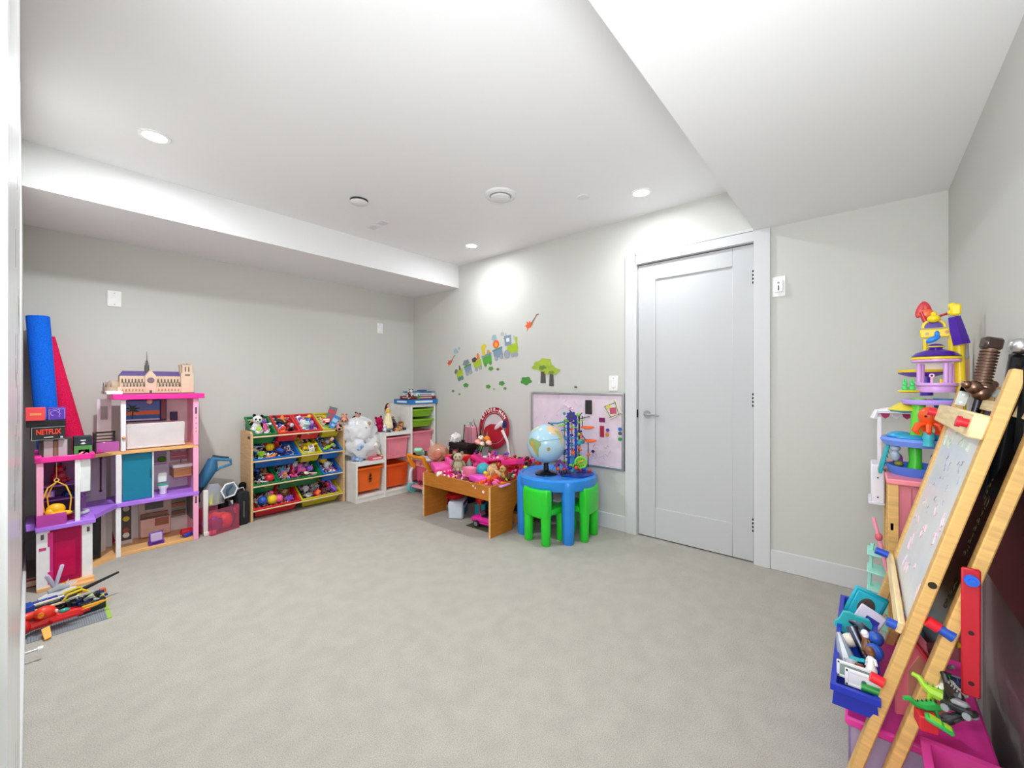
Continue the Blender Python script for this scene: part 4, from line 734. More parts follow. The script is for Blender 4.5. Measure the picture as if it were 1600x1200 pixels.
# foam pool noodles leaning in the corner
def noodle(nm,lb,p0,p1,r,col):
    t=T(nm,lb,'pool noodle',p0); d=Vector(p1)-Vector(p0); L=d.length; q=d.to_track_quat('Z','Y'); t.rotation_mode='QUATERNION'; t.rotation_quaternion=q
    M('foam_tube',G().lathe([(r*.25,0),(r,0),(r,L),(r*.96,L+.004),(r*.28,L+.004),(r*.25,L-.05)],n=28),mt(col,'foam'),t)
a=aY(50,492,3.98); noodle('pool_noodle','thick bright blue foam pool noodle leaning in the corner',(.12,3.90,.02),(.032,3.98,a.z-.01),.052,'#0f63d6')
a=aY(66,528,4.05); noodle('pool_noodle','crimson pink foam pool noodle leaning behind the blue one',(.34,4.07,.02),(a.x,4.07,a.z),.058,'#d8174f')
toy('box','crimson','cream',(.0,3.60,.0),(0,0,0),1.1,label='dark red carton on the floor behind the front wing'); toy('box','lilac','navy',(.0,3.56,.0),(0,0,5),1.0,label='lilac boxed toy wedged on the floor by the wall') if False else None
# ================================================================ BRICK-BUILT VEHICLES ON BASEPLATES
BP=T('base_plate','large grey studded toy baseplate with a lime edge on the carpet','baseplate',(.12,2.96,0))
gb=mt('#8f959c'); M('plate_sheet',G().b2(-.13,.128,-.145,.145,0,.0035),gb,BP); M('lime_strip',G().b2(.128,.142,-.145,.19,0,.0035),mt('#9fc24a'),BP)
g=G()
for i in range(32):
    for j in range(34): g.cyl((-.126+i*.008,-.138+j*.008,.0035),(-.126+i*.008,-.138+j*.008,.0052),.0024,n=5)
s_=M('plate_studs',g,gb,BP); s_['kind']='stuff'
tag(M('base_plate',G().b2(-.12,.125,-.05,.09,0,.0035),mt('#a3a8ae'),None,(.125,3.17,0)),'second pale grey baseplate behind the studded one','baseplate')
def bricks(t,spec):
    """spec: name, x, y, z, dx, dy, dz, colour"""
    for n_,x,y,z,dx,dy,dz,c in spec: M(n_,G().box((x,y,z+dz/2),(dx,dy,dz),.0008),mt(c,'plastic',rough=.25),t)
t=T('brick_plane','red and orange brick-built flying craft with long golden nose on the baseplate','toy vehicle',(.095,2.905,.006),(0,0,8)); t.scale=(1.1,1.25,1.35)
M('fuselage',G().tube([(-.10,0,.025),(-.04,0,.03),(.03,0,.03),(.09,0,.025)],[.012,.018,.014,.008],8),mt('#d81f1c'),t)
M('golden_nose',G().tube([(.06,-.0,.03),(.11,0,.032),(.165,0,.04)],[.010,.008,.0015],6,flat=.6).box((.10,-.0,.036),(.07,.014,.006),.001),mt('#e2a01e'),t)
for sy,nm in((.038,'upper'),(-.035,'lower')): M('wing',G().prism([(-.03,0),(.06,-.004),(.02,.018),(-.04,.02)],.008,(0,sy,.026)),mt('#c91a22'),t)
M('engine_pod',G().sph((-.075,.045,.045),(.040,.016,.016),(0,10,15)),mt('#e8401c'),t); M('engine_pod',G().sph((-.045,.0,.060),(.036,.024,.022),(0,10,10)),mt('#e2341c'),t); M('engine_pod',G().sph((-.105,.0,.03),(.022,.024,.022)),mt('#c81f22'),t)
M('pod_boss',G().cyl((-.060,-.018,.062),(-.062,-.026,.062),.009,n=12),mt('#f08a1c'),t); M('tail_fin',G().prism([(0,0),(.025,.005),(.022,-.045),(.002,-.05)],.006,(-.065,-.045,.018),(25,0,0)),mt('#f0a01c'),t)
M('cockpit',G().sph((.01,0,.046),(.018,.010,.008)),mt('#3a9a8a','gloss'),t)
for x,y in((-.03,.035),(-.015,-.012)): M('stud_light',G().sph((x,y,.058),.006,n=8),mt('#e9e6e2'),t)
t=T('brick_truck','long yellow, blue and black brick-built launcher truck on the baseplate','toy vehicle',(.075,3.035,.006),(0,0,10)); t.scale=(1.25,1.35,1.5)
bricks(t,[('chassis',-.0,0,.008,.16,.045,.014,'#17181b'),('blue_cab',-.068,.004,.022,.03,.05,.04,'#1c4fa8'),('blue_block',-.03,.018,.05,.09,.012,.010,'#2a3f9e'),('white_strip',-.02,.002,.052,.10,.010,.006,'#ece7cf'),('white_strip',-.02,-.016,.040,.10,.010,.006,'#e6e0c4'),('dark_block',.0,.0,.030,.13,.03,.022,'#24262a')])
for y in(-.018,.014): M('yellow_hoop',G().tube([(.02,y,.045),(.035,y,.062),(.075,y,.066),(.095,y,.052)],.004,6),mt('#e0c71e'),t)
M('long_barrel',G().tube([(.05,.012,.05),(.12,.016,.062),(.20,.022,.076)],[.009,.006,.004],8),mt('#141517'),t)
for x in(-.065,-.03,.0):
    w_=M('wheel',G().cyl((x,-.022,.014),(x,-.030,.014),.014,n=14),mt('#1a1a1c'),t); M('wheel_hub',G().cyl((x,-.030,.014),(x,-.0315,.014),.007,n=10),mt('#9fa2a6'),w_)
t=T('brick_rover','dark grey and navy brick-built machine with orange tip on the baseplate','toy vehicle',(.195,3.01,.006),(0,0,10)); t.scale=(1.15,1.3,1.6)
bricks(t,[('lower_body',0,-.03,.0,.085,.03,.03,'#20262b'),('navy_plate',.0,-.005,.012,.10,.03,.012,'#203a78'),('upper_body',-.01,.02,.02,.11,.028,.018,'#2c2f33'),('grey_plate',-.02,.012,.042,.08,.012,.006,'#b9bcb4'),('orange_tip',.055,.035,.025,.02,.018,.014,'#e26a32'),('lime_plate',-.06,.02,.040,.02,.02,.006,'#b9cf5a')])
TR_=[o for o in bpy.data.objects if o.name=='brick_truck'][0]; RV_=[o for o in bpy.data.objects if o.name=='brick_rover'][0]
random.seed(33)
for par,n_,cols,(lx_,ly_,lz_) in ((TR_,26,['#e0c71e','#1c4fa8','#ece7cf','#1b1c1f','#6d7278','#2a3f9e'],(.075,.026,.045)),(RV_,22,['#2c2f33','#b9bcb4','#203a78','#7d8288','#c9d06a','#111214'],(.05,.03,.035))):
    for i in range(n_): M('brick',G().box((random.uniform(-lx_,lx_),random.uniform(-ly_,ly_),random.uniform(.025,lz_+.012)),(random.uniform(.010,.022),.009,random.uniform(.005,.010)),.0008,(0,random.choice((0,0,12,-20)),random.choice((0,0,90)))),mt(random.choice(cols),'plastic',rough=.25),par)
t=T('brick_boat','light grey brick-built ship with two upright fins at the dollhouse steps','toy vehicle',(.085,3.40,.0),(0,0,14)); t.location=(.10,3.30,.0)
M('hull',G().tube([(-.075,0,.018),(-.03,0,.022),(.03,0,.022),(.07,0,.026)],[.010,.024,.022,.006],8),mt('#dcdcdc'),t); M('upper_hull',G().tube([(-.04,0,.045),(.0,0,.052),(.04,0,.045)],[.012,.022,.010],8),mt('#a7acb0'),t)
M('tall_fin',G().box((-.0,0,.115),(.016,.012,.12),.004,(0,14,0)),mt('#cfc6e2'),t); M('short_fin',G().box((-.03,.0,.10),(.020,.012,.085),.006,(0,-22,0)),mt('#b9b3c9'),t)
for i in range(4): M('tail_spike',G().cyl((.03+i*.010,0,.05),(.038+i*.012,0,.085-i*.008),.006,.001,n=5),mt('#dedbe6'),t)
t=T('brick_pad','orange and white brick platform beside the grey ship','toy vehicle',(.175,3.27,.0),(0,0,10)); bricks(t,[('orange_plate',0,0,0,.06,.045,.016,'#ef8a4a'),('white_top',.0,.01,.016,.045,.03,.012,'#e9e0cf')])
# ================================================================ ACTIVITY TABLE
ow=mt('#b9701f','wood'); ed=mt('#e8b47a','wood')
AT=T('activity_table','low orange-brown wooden activity table covered with pink and red toys','table',(2.58,2.52,0))
def ab(): return G().at((-2.58,-2.52,0))
ax0,ax1,ay0,ay1,ah=2.225,2.93,2.115,2.925,.385
def endpanel(y,name):
    g=ab(); pts=[(ax0,0),(2.475,0),(2.475,.09)]+[(2.59-.115*math.cos(R(a)),.09+.13*math.sin(R(a))) for a in range(15,180,15)]+[(2.705,.09),(2.705,0),(ax1,0),(ax1,ah-.01),(ax1-.01,ah),(ax0+.01,ah),(ax0,ah-.01)]
    a=[g.bm.verts.new((x,y,z)) for x,z in pts]; b=[g.bm.verts.new((x,y+.018,z)) for x,z in pts]
    g.bm.faces.new(a); g.bm.faces.new(b[::-1]); n=len(a)
    for i in range(n): g.bm.faces.new((a[i],a[(i+1)%n],b[(i+1)%n],b[i]))
    return M(name,g._fin(a+b),ow,AT)
endpanel(ay0,'end_panel'); endpanel(ay1-.018,'end_panel')
M('side_board',ab().b2(ax0,ax0+.016,ay0+.018,ay1-.018,.275,ah,.001),ow,AT); M('side_board',ab().b2(ax1-.016,ax1,ay0+.018,ay1-.018,.275,ah,.001),ow,AT)
M('play_board',ab().b2(ax0+.016,ax1-.016,ay0+.018,ay1-.018,.318,.334),mt('#c98ab0','card'),AT)
M('edge_band',ab().b2(ax0-.0015,ax0,ay0-.0,ay0+.018,0,ah-.008),ed,AT); M('edge_band',ab().b2(ax0-.0015,ax0,ay1-.018,ay1,0,ah-.008),ed,AT)
M('sticker',ab().cyl((ax0-.0005,2.19,.335),(ax0-.0025,2.19,.335),.012,n=6),mt('#f1e6e2','card'),AT); M('sticker',ab().box((ax0-.001,2.30,.362),(.002,.014,.012),0,(30,0,0)).box((ax0-.001,2.275,.350),(.002,.012,.012),0,(20,0,0)),mt('#ecdccb','card'),AT)
TZ=.334
def aP(px,py,up=0):
    "photo pixel -> point on the sloping top of the toy pile"
    d=ray(px,py); k=.30; t=(.345+up-k*2.3-EYE)/(d[2]-k*d[0]); p=Vector((d[0]*t,d[1]*t,EYE+d[2]*t)); p.x=min(p.x,2.88); p.y=max(2.16,min(p.y,2.88)); return p
HPK,MG='#ef4fa8','#d8207a'
def slab(nm,lb,px,py,d,col,rz=0,z=TZ,bev=.012,cat='toy furniture',back=None,tilt=(0,0),inner=None):
    v=aP(px,py,0); z=v.z; t=T(nm,lb,cat,(v.x,v.y,z),(tilt[0],tilt[1],rz)); m=mt(col,'plastic',rough=.3)
    M('seat_slab' if 'sofa' in nm else 'slab',G().box((0,0,d[2]/2),d,bev,seg=2),m,t)
    if back: M('raised_back',G().box((d[0]/2-.02,0,d[2]*.9),(.04,d[1],d[2]*1.6),bev,seg=2),m,t)
    if inner: M('inner_panel',G().box((0,0,d[2]+.001),(d[0]*.7,d[1]*.7,.003),.001),mt(inner),t)
    return t
slab('toy_sofa','large hot pink toy sofa lying at the far corner of the activity table',690,735,(.17,.26,.06),HPK,-30,back=1)
slab('toy_sofa','bright pink flat toy cushion at the front edge of the activity table',752,752,(.14,.17,.045),'#ea52c4',-15)
slab('toy_cabinet','salmon pink toy cabinet in the middle of the activity table',735,744,(.08,.12,.075),'#f07fa4',-10,bev=.003,inner='#f2a0bd')
slab('toy_mat','pale pink flat toy mat at the near corner of the activity table',775,757,(.12,.20,.012),'#e99ad8',5,bev=.003)
slab('toy_roof','magenta sloping toy roof piece at the back of the activity table',752,722,(.12,.20,.03),MG,30,z=.40,bev=.004,tilt=(25,0))
slab('toy_roof','hot pink toy roof panel beside the teal book on the activity table',801,727,(.10,.20,.05),'#ea2f86',-10,z=.38,bev=.006,tilt=(-12,8))
slab('toy_roof','deep pink folded toy panel near the flower vase on the activity table',770,722,(.14,.10,.02),'#e0307f',60,z=.40,bev=.004,tilt=(0,20))
slab('red_tray','open red toy tray at the far end of the activity table',688,714,(.17,.22,.05),'#d8281f',0,z=.37,bev=.004,inner='#d88a72',cat='tray')
v=aZ(824,722,.40); t=T('teal_book','upright teal board book at the end of the activity table','book',(2.86,2.16,TZ),(0,0,-8)); M('cover',G().box((-.02,0,.065),(.10,.02,.13),.002),mt('#117a70','card'),t); M('cover_line',G().box((-.02,-.011,.08),(.07,.002,.01)).box((-.02,-.011,.05),(.07,.002,.006)),mt('#2fae98','card'),t)
for nm,lb,px,py,s,a,b,e in [('beige_plush','beige plush lying face down on the activity table',776,744,1.15,'#d9b184','#b98b5e',(-70,0,20)),('cream_plush','cream round-bodied plush standing behind the pink sofa',716,731,1.05,'#b9b093','#8f856c',(0,0,0)),('brown_plush','dark reddish plush behind the cream one on the activity table',711,718,.8,'#7a3440','#4f2430',(0,0,30)),('orange_plush','small orange plush figure on the red pile of the table',768,752,.7,'#e4582a','#a8321c',(-60,0,-30)),('tan_dog_plush','tan toy dog plush at the near end of the activity table',800,748,.75,'#c09a5a','#7d3b26',(0,0,-40)),('white_doll_plush','white and peach rag doll lying at the front edge of the table',699,744,.75,'#efe3d6','#e07a8a',(-70,30,80)),('rose_doll_plush','magenta dressed rag doll beside the white one',709,746,.7,'#dc2385','#f0b692',(-50,0,60))]:
    v=aP(px,py+6,.01); plush(nm,lb,Matrix.Translation((v.x,v.y,v.z+.01))@rot((0,0,-50))@rot(e),s,a,b)
for kd,a,b,px,py,s,lb in [('ball','teal','teal',755,738,1.9,'large teal toy ball in the middle of the activity table'),('box','yellow','yellow',731,733,1.2,'bright yellow L-shaped toy block on the activity table'),('cone','grey','black',733,722,1.2,'grey dome-shaped toy behind the yellow block'),('box','orange','crimson',749,757,1.15,'orange and crimson toy building at the front of the table'),('box','red','orange',755,754,1.1,'red and orange toy carton by the crimson building'),('figure','red','orange',765,757,1.15,'red toy figure kneeling near the table corner'),('figure','orange','yellow',761,748,1.1,'orange toy figure with a yellow head on the table'),('car','crimson','grey',772,757,1.1,'crimson toy truck near the table corner'),('phone','black','teal',774,750,1.0,'black and teal toy handset on the table'),('block','red','red',784,751,1.3,'red toy block near the end board of the table'),('ball','pink','crimson',782,757,1.1,'pink-crimson toy ball by the end board of the table'),('figure','crimson','tan',789,753,1.2,'crimson toy figure with a tan head at the table end'),('ring','orange','red',795,752,1.2,'orange toy ring at the table end'),('banana','lime','yellow',808,747,1.3,'lime toy fruit at the corner of the activity table'),('cup','brown','tan',805,745,1.2,'brown toy cup beside the lime fruit'),('star','purple','purple',741,744,1.2,'deep purple star toy next to the salmon cabinet'),('phone','pink','crimson',721,750,1.2,'pink toy handset at the front edge of the table'),('figure','brown','pink',727,751,1.0,'brown toy figure at the front edge of the table'),('block','pink','pink',703,737,1.5,'pink toy block beside the rag dolls'),('cup','white','pink',725,737,1.0,'white toy cup between the cream plush and cabinet'),('card','white','pink',705,714,1.2,'pink and white printed card at the far end of the table'),('box','white','pink',706,722,1.3,'white and red carton beside the dark reddish plush'),('cone','lime','white',722,730,.9,'pale green toy cone beside the cream plush'),('spoon','white','silver',745,736,1.5,'white toy spoon lying by the teal ball'),('block','crimson','orange',766,743,1.2,'dark crimson toy block beside the beige plush'),('box','crimson','red',779,744,1.1,'crimson carton behind the orange plush'),('car','red','yellow',786,744,1.2,'red toy car with yellow cab beside the beige plush'),('star','pink','pink',762,731,1.5,'pink star toy behind the teal ball'),('card','silver','white',795,737,1.3,'silvery card near the hot pink roof panel'),('card','cream','tan',741,731,1.2,'cream card beside the teal ball')]:
    v=aP(px,py+5); toy(kd,a,b,(v.x,v.y,v.z),(random.uniform(-12,12),random.uniform(-12,12),random.uniform(0,360)),s,label=lb)
PM=Matrix.Translation((2.58,2.52,.40))@rot((0,-16.7,0))
heap('toy_jumble',PM@Matrix.Translation((0,-.20,0)),.64,.36,.0,['red','orange','crimson','black','pink','lime'],'jumble of small red and orange toy pieces on the near half of the table',n=170,seed=77,sz=.034)
heap('toy_jumble',PM@Matrix.Translation((0,.19,0)),.64,.38,.0,['pink','crimson','white','purple','pink'],'jumble of small pink toy pieces on the far half of the table',n=150,seed=78,sz=.032)
# far end of the table: clear bag, mint case, cup
t=T('produce_bag','clear plastic bag with orange and green pieces at the far table end','bag',(2.62,3.06,.37)); v=aX(684,706,2.66); t.location=(2.66,v.y,.385)
blob('bag_skin',(0,0,.075),(.10,.10,.085),'#f0b9a0','clear',21,.16,t,alpha=.45,freq=2.5); M('bag_tip',G().cyl((-.03,.03,.13),(-.05,.05,.21),.035,.006,n=10),mt('#eedfd8','clear',alpha=.5),t)
M('orange_content',G().sph((-.02,-.02,.06),(.05,.05,.045)).sph((.03,.02,.05),(.04,.04,.035)),mt('#e4663a'),t); M('green_content',G().sph((.03,-.04,.02),(.07,.05,.02)),mt('#4f6a44'),t)
tag(M('low_stool',G().b2(2.56,2.80,3.00,3.26,.355,.385,.006).b2(2.58,2.61,3.02,3.05,0,.355).b2(2.75,2.78,3.02,3.05,0,.355).b2(2.58,2.61,3.21,3.24,0,.355).b2(2.75,2.78,3.21,3.24,0,.355),mt('#b8281f')),'low red stool behind the activity table carrying the clear bag','stool')
v=aX(655,704,2.62); t=T('mint_case','mint green toy case tilted on the walker basket','case',(v.x,v.y,v.z-.01),(0,28,40)); M('case_shell',G().box((0,0,0),(.13,.09,.045),.012),mt('#8fd9b2'),t); M('case_clasp',G().box((0,-.046,0),(.03,.004,.016),.001),mt('#e8f4ee'),t)
v=aX(702,704,2.72); tag(M('paper_cup',G().lathe([(0,0),(.024,0),(.030,.075),(.028,.075),(.022,.003)],n=16).c(1).lathe([(.0305,.045),(.0312,.065)],n=16),[mt('#dfe0ea'),mt('#2b2b30')],None,(2.60,2.87,TZ)),'white paper cup with a black band at the far end of the activity table','cup')
# ---- black ottoman with tissue, striped bag, flowers
ot=T('storage_ottoman','black square storage ottoman behind the activity table','ottoman',(2.84,3.02,0)); M('ottoman_body',G().b2(-.13,.13,-.13,.13,0,.525,.006),mt('#231a1a','fabric'),ot); M('ottoman_lid',G().b2(-.134,.134,-.134,.134,.528,.572,.006),mt('#2a2020','fabric'),ot)
OZ=.573
def oX(px,X=2.84): return aX(px,690,X).y
t=T('tissue_pack','crumpled white tissue sticking up on the edge of the black ottoman','tissue',(2.77,oX(713,2.77),OZ)); blob('tissue',(0,0,.035),(.05,.035,.05),'#eceaea','fabric',31,.45,t,freq=2.0)
t=T('striped_bag','pink and black vertically striped gift bag on the black ottoman','bag',(2.84,oX(737),OZ)); M('bag_body',G().b2(-.045,.045,-.055,.055,0,.155,.002),mt('#e79bb0','card'),t)
for i in range(6): M('stripe',G().b2(-.0462,-.0455,-.05+i*.018,-.043+i*.018,.002,.153),mt('#3a2028','card'),t)
M('bag_handle',G().tube([(-.046,-.03,.15),(-.046,-.025,.20),(-.046,.02,.20),(-.046,.025,.15)],.003,6),mt('#5a3a40'),t)
t=T('black_stand','black slim easel-like stand beside the striped bag on the ottoman','stand',(2.83,oX(727,2.83),OZ)); M('stand_frame',G().tube([(0,.03,0),(0,.01,.17)],.005,6).tube([(0,-.02,0),(0,.01,.17)],.005,6).box((0,.0,.01),(.05,.07,.02),.003),mt('#1b1a1c'),t)
t=T('pencil_bundle','dark slanted pencils and sticks fanned beside the striped bag','pencils',(2.86,oX(748,2.86),OZ))
for i,(dy,l,c) in enumerate([(.05,.20,'#2a2a2e'),(.035,.23,'#7a2f3c'),(.02,.18,'#3b2c2c'),(.0,.15,'#c9a7ac'),(-.02,.17,'#232326')]): M('pencil',G().cyl((0,-.02+i*.008,0),(-.01,dy+.05-.02*i,l),.0045,.003,n=6),mt(c),t)
fx_=aX(758,690,2.80); t=T('flower_vase','clear vase of peach and orange flowers with long green leaves behind the table','flowers',(2.80,fx_.y,.40)); 
M('vase_glass',G().lathe([(.03,0),(.035,.02),(.032,.10),(.040,.16),(.038,.16),(.030,.10),(.032,.02),(0,.01)],n=18),mt('#c9d6d2','clear',alpha=.35),t)
random.seed(8)
for i in range(16):
    a=random.uniform(0,6.28); l=random.uniform(.07,.13); c_=Vector((math.cos(a),math.sin(a),0))
    M('leaf',G().tube([(0,0,.15),tuple(c_*l*.5+Vector((0,0,.17))),tuple(c_*l+Vector((0,0,.10)))],[.004,.009,.001],5,flat=.3),mt(random.choice(['#3f6b3c','#587f4b','#2f5232'])),t)
for a,h in((.3,.30),(1.6,.32),(2.6,.26),(4.2,.28),(5.2,.24)): M('tall_leaf',G().tube([(0,0,.12),(.02*math.cos(a),.02*math.sin(a),.22),(.05*math.cos(a),.05*math.sin(a),h)],[.006,.016,.002],6,flat=.3),mt('#5d7a5a'),t)
for i,(dx,dy,dz,r,c) in enumerate([(-.03,.06,.20,.035,'#efb0a2'),(-.02,.035,.24,.028,'#f3d9c4'),(-.02,-.045,.24,.030,'#f08a2e'),(-.03,-.075,.205,.028,'#f2c3b0'),(.0,.02,.20,.028,'#d94a6a'),(-.04,-.0,.19,.024,'#f7e2d2')]): 
    f=M('blossom',G().sph((dx,dy,dz),(r,r,r*.8),n=12),mt(c,'plush'),t)
    M('petals',G().torus((dx,dy,dz-.004),r*.8,r*.32,(20,10,0),12,6),mt(c,'plush'),f)
# round red sign leaning on the wall  (lettering only; no figure)
sy=(aX(752,690,2.99).y+aX(798,690,2.99).y)/2; zt=aX(775,637,2.99).z; zb_=aX(775,700,2.99).z; sr=(zt-zb_)/2
SG=T('round_sign','round crimson and white cut-out sign with red lettering leaning on the wall','sign',(2.975,sy,(zt+zb_)/2)); SG.rotation_euler=(Matrix.Rotation(R(-90),4,'Z')@Matrix.Rotation(R(86),4,'X')).to_euler()
M('sign_disc',G().prism(circ(sr,40),.006),mt('#c9c0c4','card'),SG); M('outer_ring',G().torus((0,0,.0085),sr*.90,sr*.125,(0,0,0),40,6,flat=.06),mt('#a3122b','card'),SG); M('inner_ring',G().torus((0,0,.0085),sr*.72,sr*.03,(0,0,0),40,6,flat=.15),mt('#a3122b','card'),SG)
M('red_field',G().prism([(sr*.70*math.cos(R(a)),sr*.70*math.sin(R(a))) for a in range(-165,-14,10)]+[(sr*.6,sr*.0),(sr*.25,sr*.18),(-sr*.25,sr*.18),(-sr*.6,0)],.003,(0,0,.006)),mt('#b01228','card'),SG)
M('blue_band',G().prism([(sr*.55,sr*.05),(sr*.85,sr*.05),(sr*.85,sr*.4),(sr*.6,sr*.4)],.004,(0,0,.008)),mt('#1f2c66','card'),SG)
for word,start,step in(('SPIDER-MAN',152,-12.5),):
    for i,ch in enumerate(word):
        a=start+step*i; q=text('letter',ch,sr*.24,mt('#f2f0f0','card'),SG,(sr*.90*math.cos(R(a)),sr*.90*math.sin(R(a)),.0165),(0,0,a-90),bold=.0008)
t=T('paddle','white long-handled paddle with an oval head leaning behind the table','paddle',(2.93,aX(797,718,2.93).y,.43)); 
M('handle',G().tube([(0,0,-.43),(0,0,.0),(-.005,.03,.18),(-.01,.09,.28)],[.010,.011,.012,.016],8),mt('#e3dfdd'),t); M('paddle_head',G().sph((-.012,.135,.325),(.010,.070,.022),(-38,0,0)),mt('#e6d6d8'),t)
tag(blob('white_bundle',(2.86,aX(790,722,2.86).y,.40),(.07,.07,.03),'#e6e1e4','fabric',13,.2),'crumpled white cloth bundle at the foot of the white paddle','cloth')
# ---- under the table
t=T('toy_package','white and blue shiny toy package box under the activity table','box',(2.43,2.70,0),(0,0,35)); M('package_box',G().box((0,0,.075),(.20,.13,.15),.012),mt('#cfd8e4','gloss',rough=.35),t); M('blue_print',G().box((.02,-.0655,.05),(.14,.002,.06)).box((.101,0,.05),(.002,.10,.07)),mt('#2f7fb8','card'),t); M('navy_print',G().box((0,-.0655,.125),(.18,.002,.02)).box((.101,0,.12),(.002,.12,.03)),mt('#1c2a66','card'),t)
tag(blob('red_cloth',(2.42,2.72,.178),(.09,.07,.026),'#b81c1c','fabric',6,.12),'red crumpled cloth on top of the white and blue package','cloth')
toy('box','teal','navy',(2.62,2.60,0),(0,0,30),2.4,label='dark teal carton under the middle of the activity table')
t=T('pompom_ball','red spiky pompom ball under the front board of the activity table','ball',(2.40,2.40,.20)); g=G().sph((0,0,0),.022)
random.seed(2)
for i in range(40):
    d=Vector((random.gauss(0,1),random.gauss(0,1),random.gauss(0,1))).normalized(); g.cyl(tuple(d*.018),tuple(d*.042),.004,.001,n=5)
M('spikes',g,mt('#e02828'),t); M('support_stick',G().cyl((0,0,-.20),(0,0,-.02),.006,n=8),mt('#9a2a2a'),t)
tag(M('rubber_mat',G().b2(2.30,2.50,1.98+.16,2.46,0,.006,.001),mt('#4a5540'),None,(0,0,0)),'thin dark green mat under the pink toy car','mat')
t=T('toy_convertible','magenta toy convertible car under the near end of the activity table','toy car',(2.38,2.275,.006),(0,0,-83))
M('car_body',G().tube([(-.16,0,.045),(-.12,0,.055),(-.02,0,.058),(.08,0,.055),(.15,0,.045)],[.030,.045,.046,.044,.028],14,flat=.75).box((-.0,0,.035),(.28,.085,.03),.012),mt('#e0249a','gloss'),t)
M('cabin',G().box((0.0,0,.082),(.12,.062,.02),.006),mt('#1e1216'),t); M('windscreen',G().box((-.065,0,.10),(.004,.066,.04),.001,(0,-25,0)),mt('#c983b8','clear',alpha=.5),t)
for x in(-.095,.095):
    for y in(-.046,.046):
        w_=M('wheel',G().cyl((x,y-.010,.028),(x,y+.010,.028),.028,n=20),mt('#141416'),t); M('wheel_rim',G().cyl((x,y*1.26,.028),(x,y*1.26+.001,.028),.019,n=16),mt('#aeb4b8','metal'),w_)
        for k in range(5): M('spoke',G().box((x,y*1.285,.028),(.004,.001,.036),0,(0,36*k,0)),mt('#4a4d50'),w_) if False else None
toy('figure','brown','peach',(2.385,2.26,.075),(0,0,0),.9,label='small brown toy figure riding in the magenta convertible')
t=T('wood_block_box','small brown wooden box behind the table arch','box',(2.66,2.20,0),(0,0,10)); M('box_body',G().box((0,0,.04),(.12,.10,.08),.003),mt('#b27a42','wood'),t)
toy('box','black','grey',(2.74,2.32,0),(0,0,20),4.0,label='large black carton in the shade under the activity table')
toy('car','black','silver',(2.60,2.30,.0),(0,0,60),2.0,label='black and silver toy truck behind the arch of the table'); toy('car','crimson','black',(2.52,2.46,0),(0,0,10),1.8,label='dark red toy truck behind the magenta convertible')
# ================================================================ BABY WALKER
W=T('baby_walker','pink and white baby walker with orange handle and aqua wheels beside the activity table','baby walker',(2.62,3.50,0),(0,0,0))
og,wh2,aq,pk=mt('#f0981c'),mt('#eae8f2'),mt('#86cfd4'),mt('#f3a9b8')
M('handle_bar',G().tube([(-.03,.16,.405),(-.03,.05,.395),(-.035,-.10,.40)],.017,10),og,W)
for y in(.16,-.10): 
    M('handle_arm',G().tube([(-.03,y,.40),(-.02,y,.36),(.02,y-.01,.30),(.05,y-.01,.26)],[.022,.020,.028,.018],10),og,W)
    M('side_arch',G().tube([(.05,y,.28),(.01,y,.24),(-.005,y,.17),(.01,y,.10),(.05,y,.07)],[.014,.018,.020,.018,.014],10),wh2,W)
    M('side_arch',G().tube([(.15,y,.30),(.21,y,.22),(.20,y,.12),(.16,y,.07)],[.014,.016,.016,.014],10),wh2,W)
    for x in(.02,.19):
        w_=M('wheel',G().cyl((x,y-.016,.055),(x,y+.016,.055),.055,n=24),aq,W); M('wheel_hub',G().torus((x,y-.017,.055),.036,.006,(90,0,0),20,6).cyl((x,y-.016,.055),(x,y-.022,.055),.014,n=12),mt('#5faab0'),w_)
M('front_panel',G().b2(.05,.15,-.09,.15,.27,.345,.015),pk,W); M('tray_rim',G().b2(.03,.17,-.10,.16,.345,.375,.010),wh2,W); M('base_deck',G().b2(.0,.20,-.09,.15,.06,.085,.006),pk,W)
M('hanging_panel',G().b2(.06,.075,-.07,.13,.12,.27,.004),mt('#d9607e'),W)
M('play_button',G().cyl((.05,.05,.31),(.042,.05,.31),.016,n=14).cyl((.05,-.03,.31),(.042,-.03,.31),.012,n=14),mt('#e86f7f'),W)
toy('ball','navy','blue',(2.67,3.46,.086),(0,0,0),1.5,label='blue ball on the lower deck of the baby walker'); toy('dinosaur','crimson','pink',(2.70,3.58,.086),(0,0,40),1.2,label='crimson toy dinosaur on the walker deck')
# ================================================================ BLUE ROUND TABLE AND GREEN CHAIRS
bl=mt('#2787de','plastic',rough=.3)
cx_,cy_,tr,th_=2.685,1.835,.305,.462
BT_=T('play_table','round blue plastic play table holding a globe and a marble run','table',(cx_,cy_,0))
M('table_top',G().lathe([(0,th_-.03),(tr-.05,th_-.03),(tr-.03,th_-.085),(tr-.008,th_-.085),(tr,th_-.06),(tr,th_-.014),(tr-.012,th_),(tr-.03,th_),(tr-.038,th_-.008),(0,th_-.008)],n=64),bl,BT_)
for k in range(4):
    a=math.atan2(1.621-cy_,2.516-cx_)+k*math.pi/2; lx,ly=.270*math.cos(a),.270*math.sin(a)
    if lx+cx_>2.93: lx=2.93-cx_
    M('leg',G().lathe([(0,0),(.036,0),(.042,.012),(.046,.15),(.050,.40),(.050,.435),(.043,.448),(0,.450)],(lx,ly,0),22),bl,BT_)
gn=mt('#27cc2e','plastic',rough=.28)
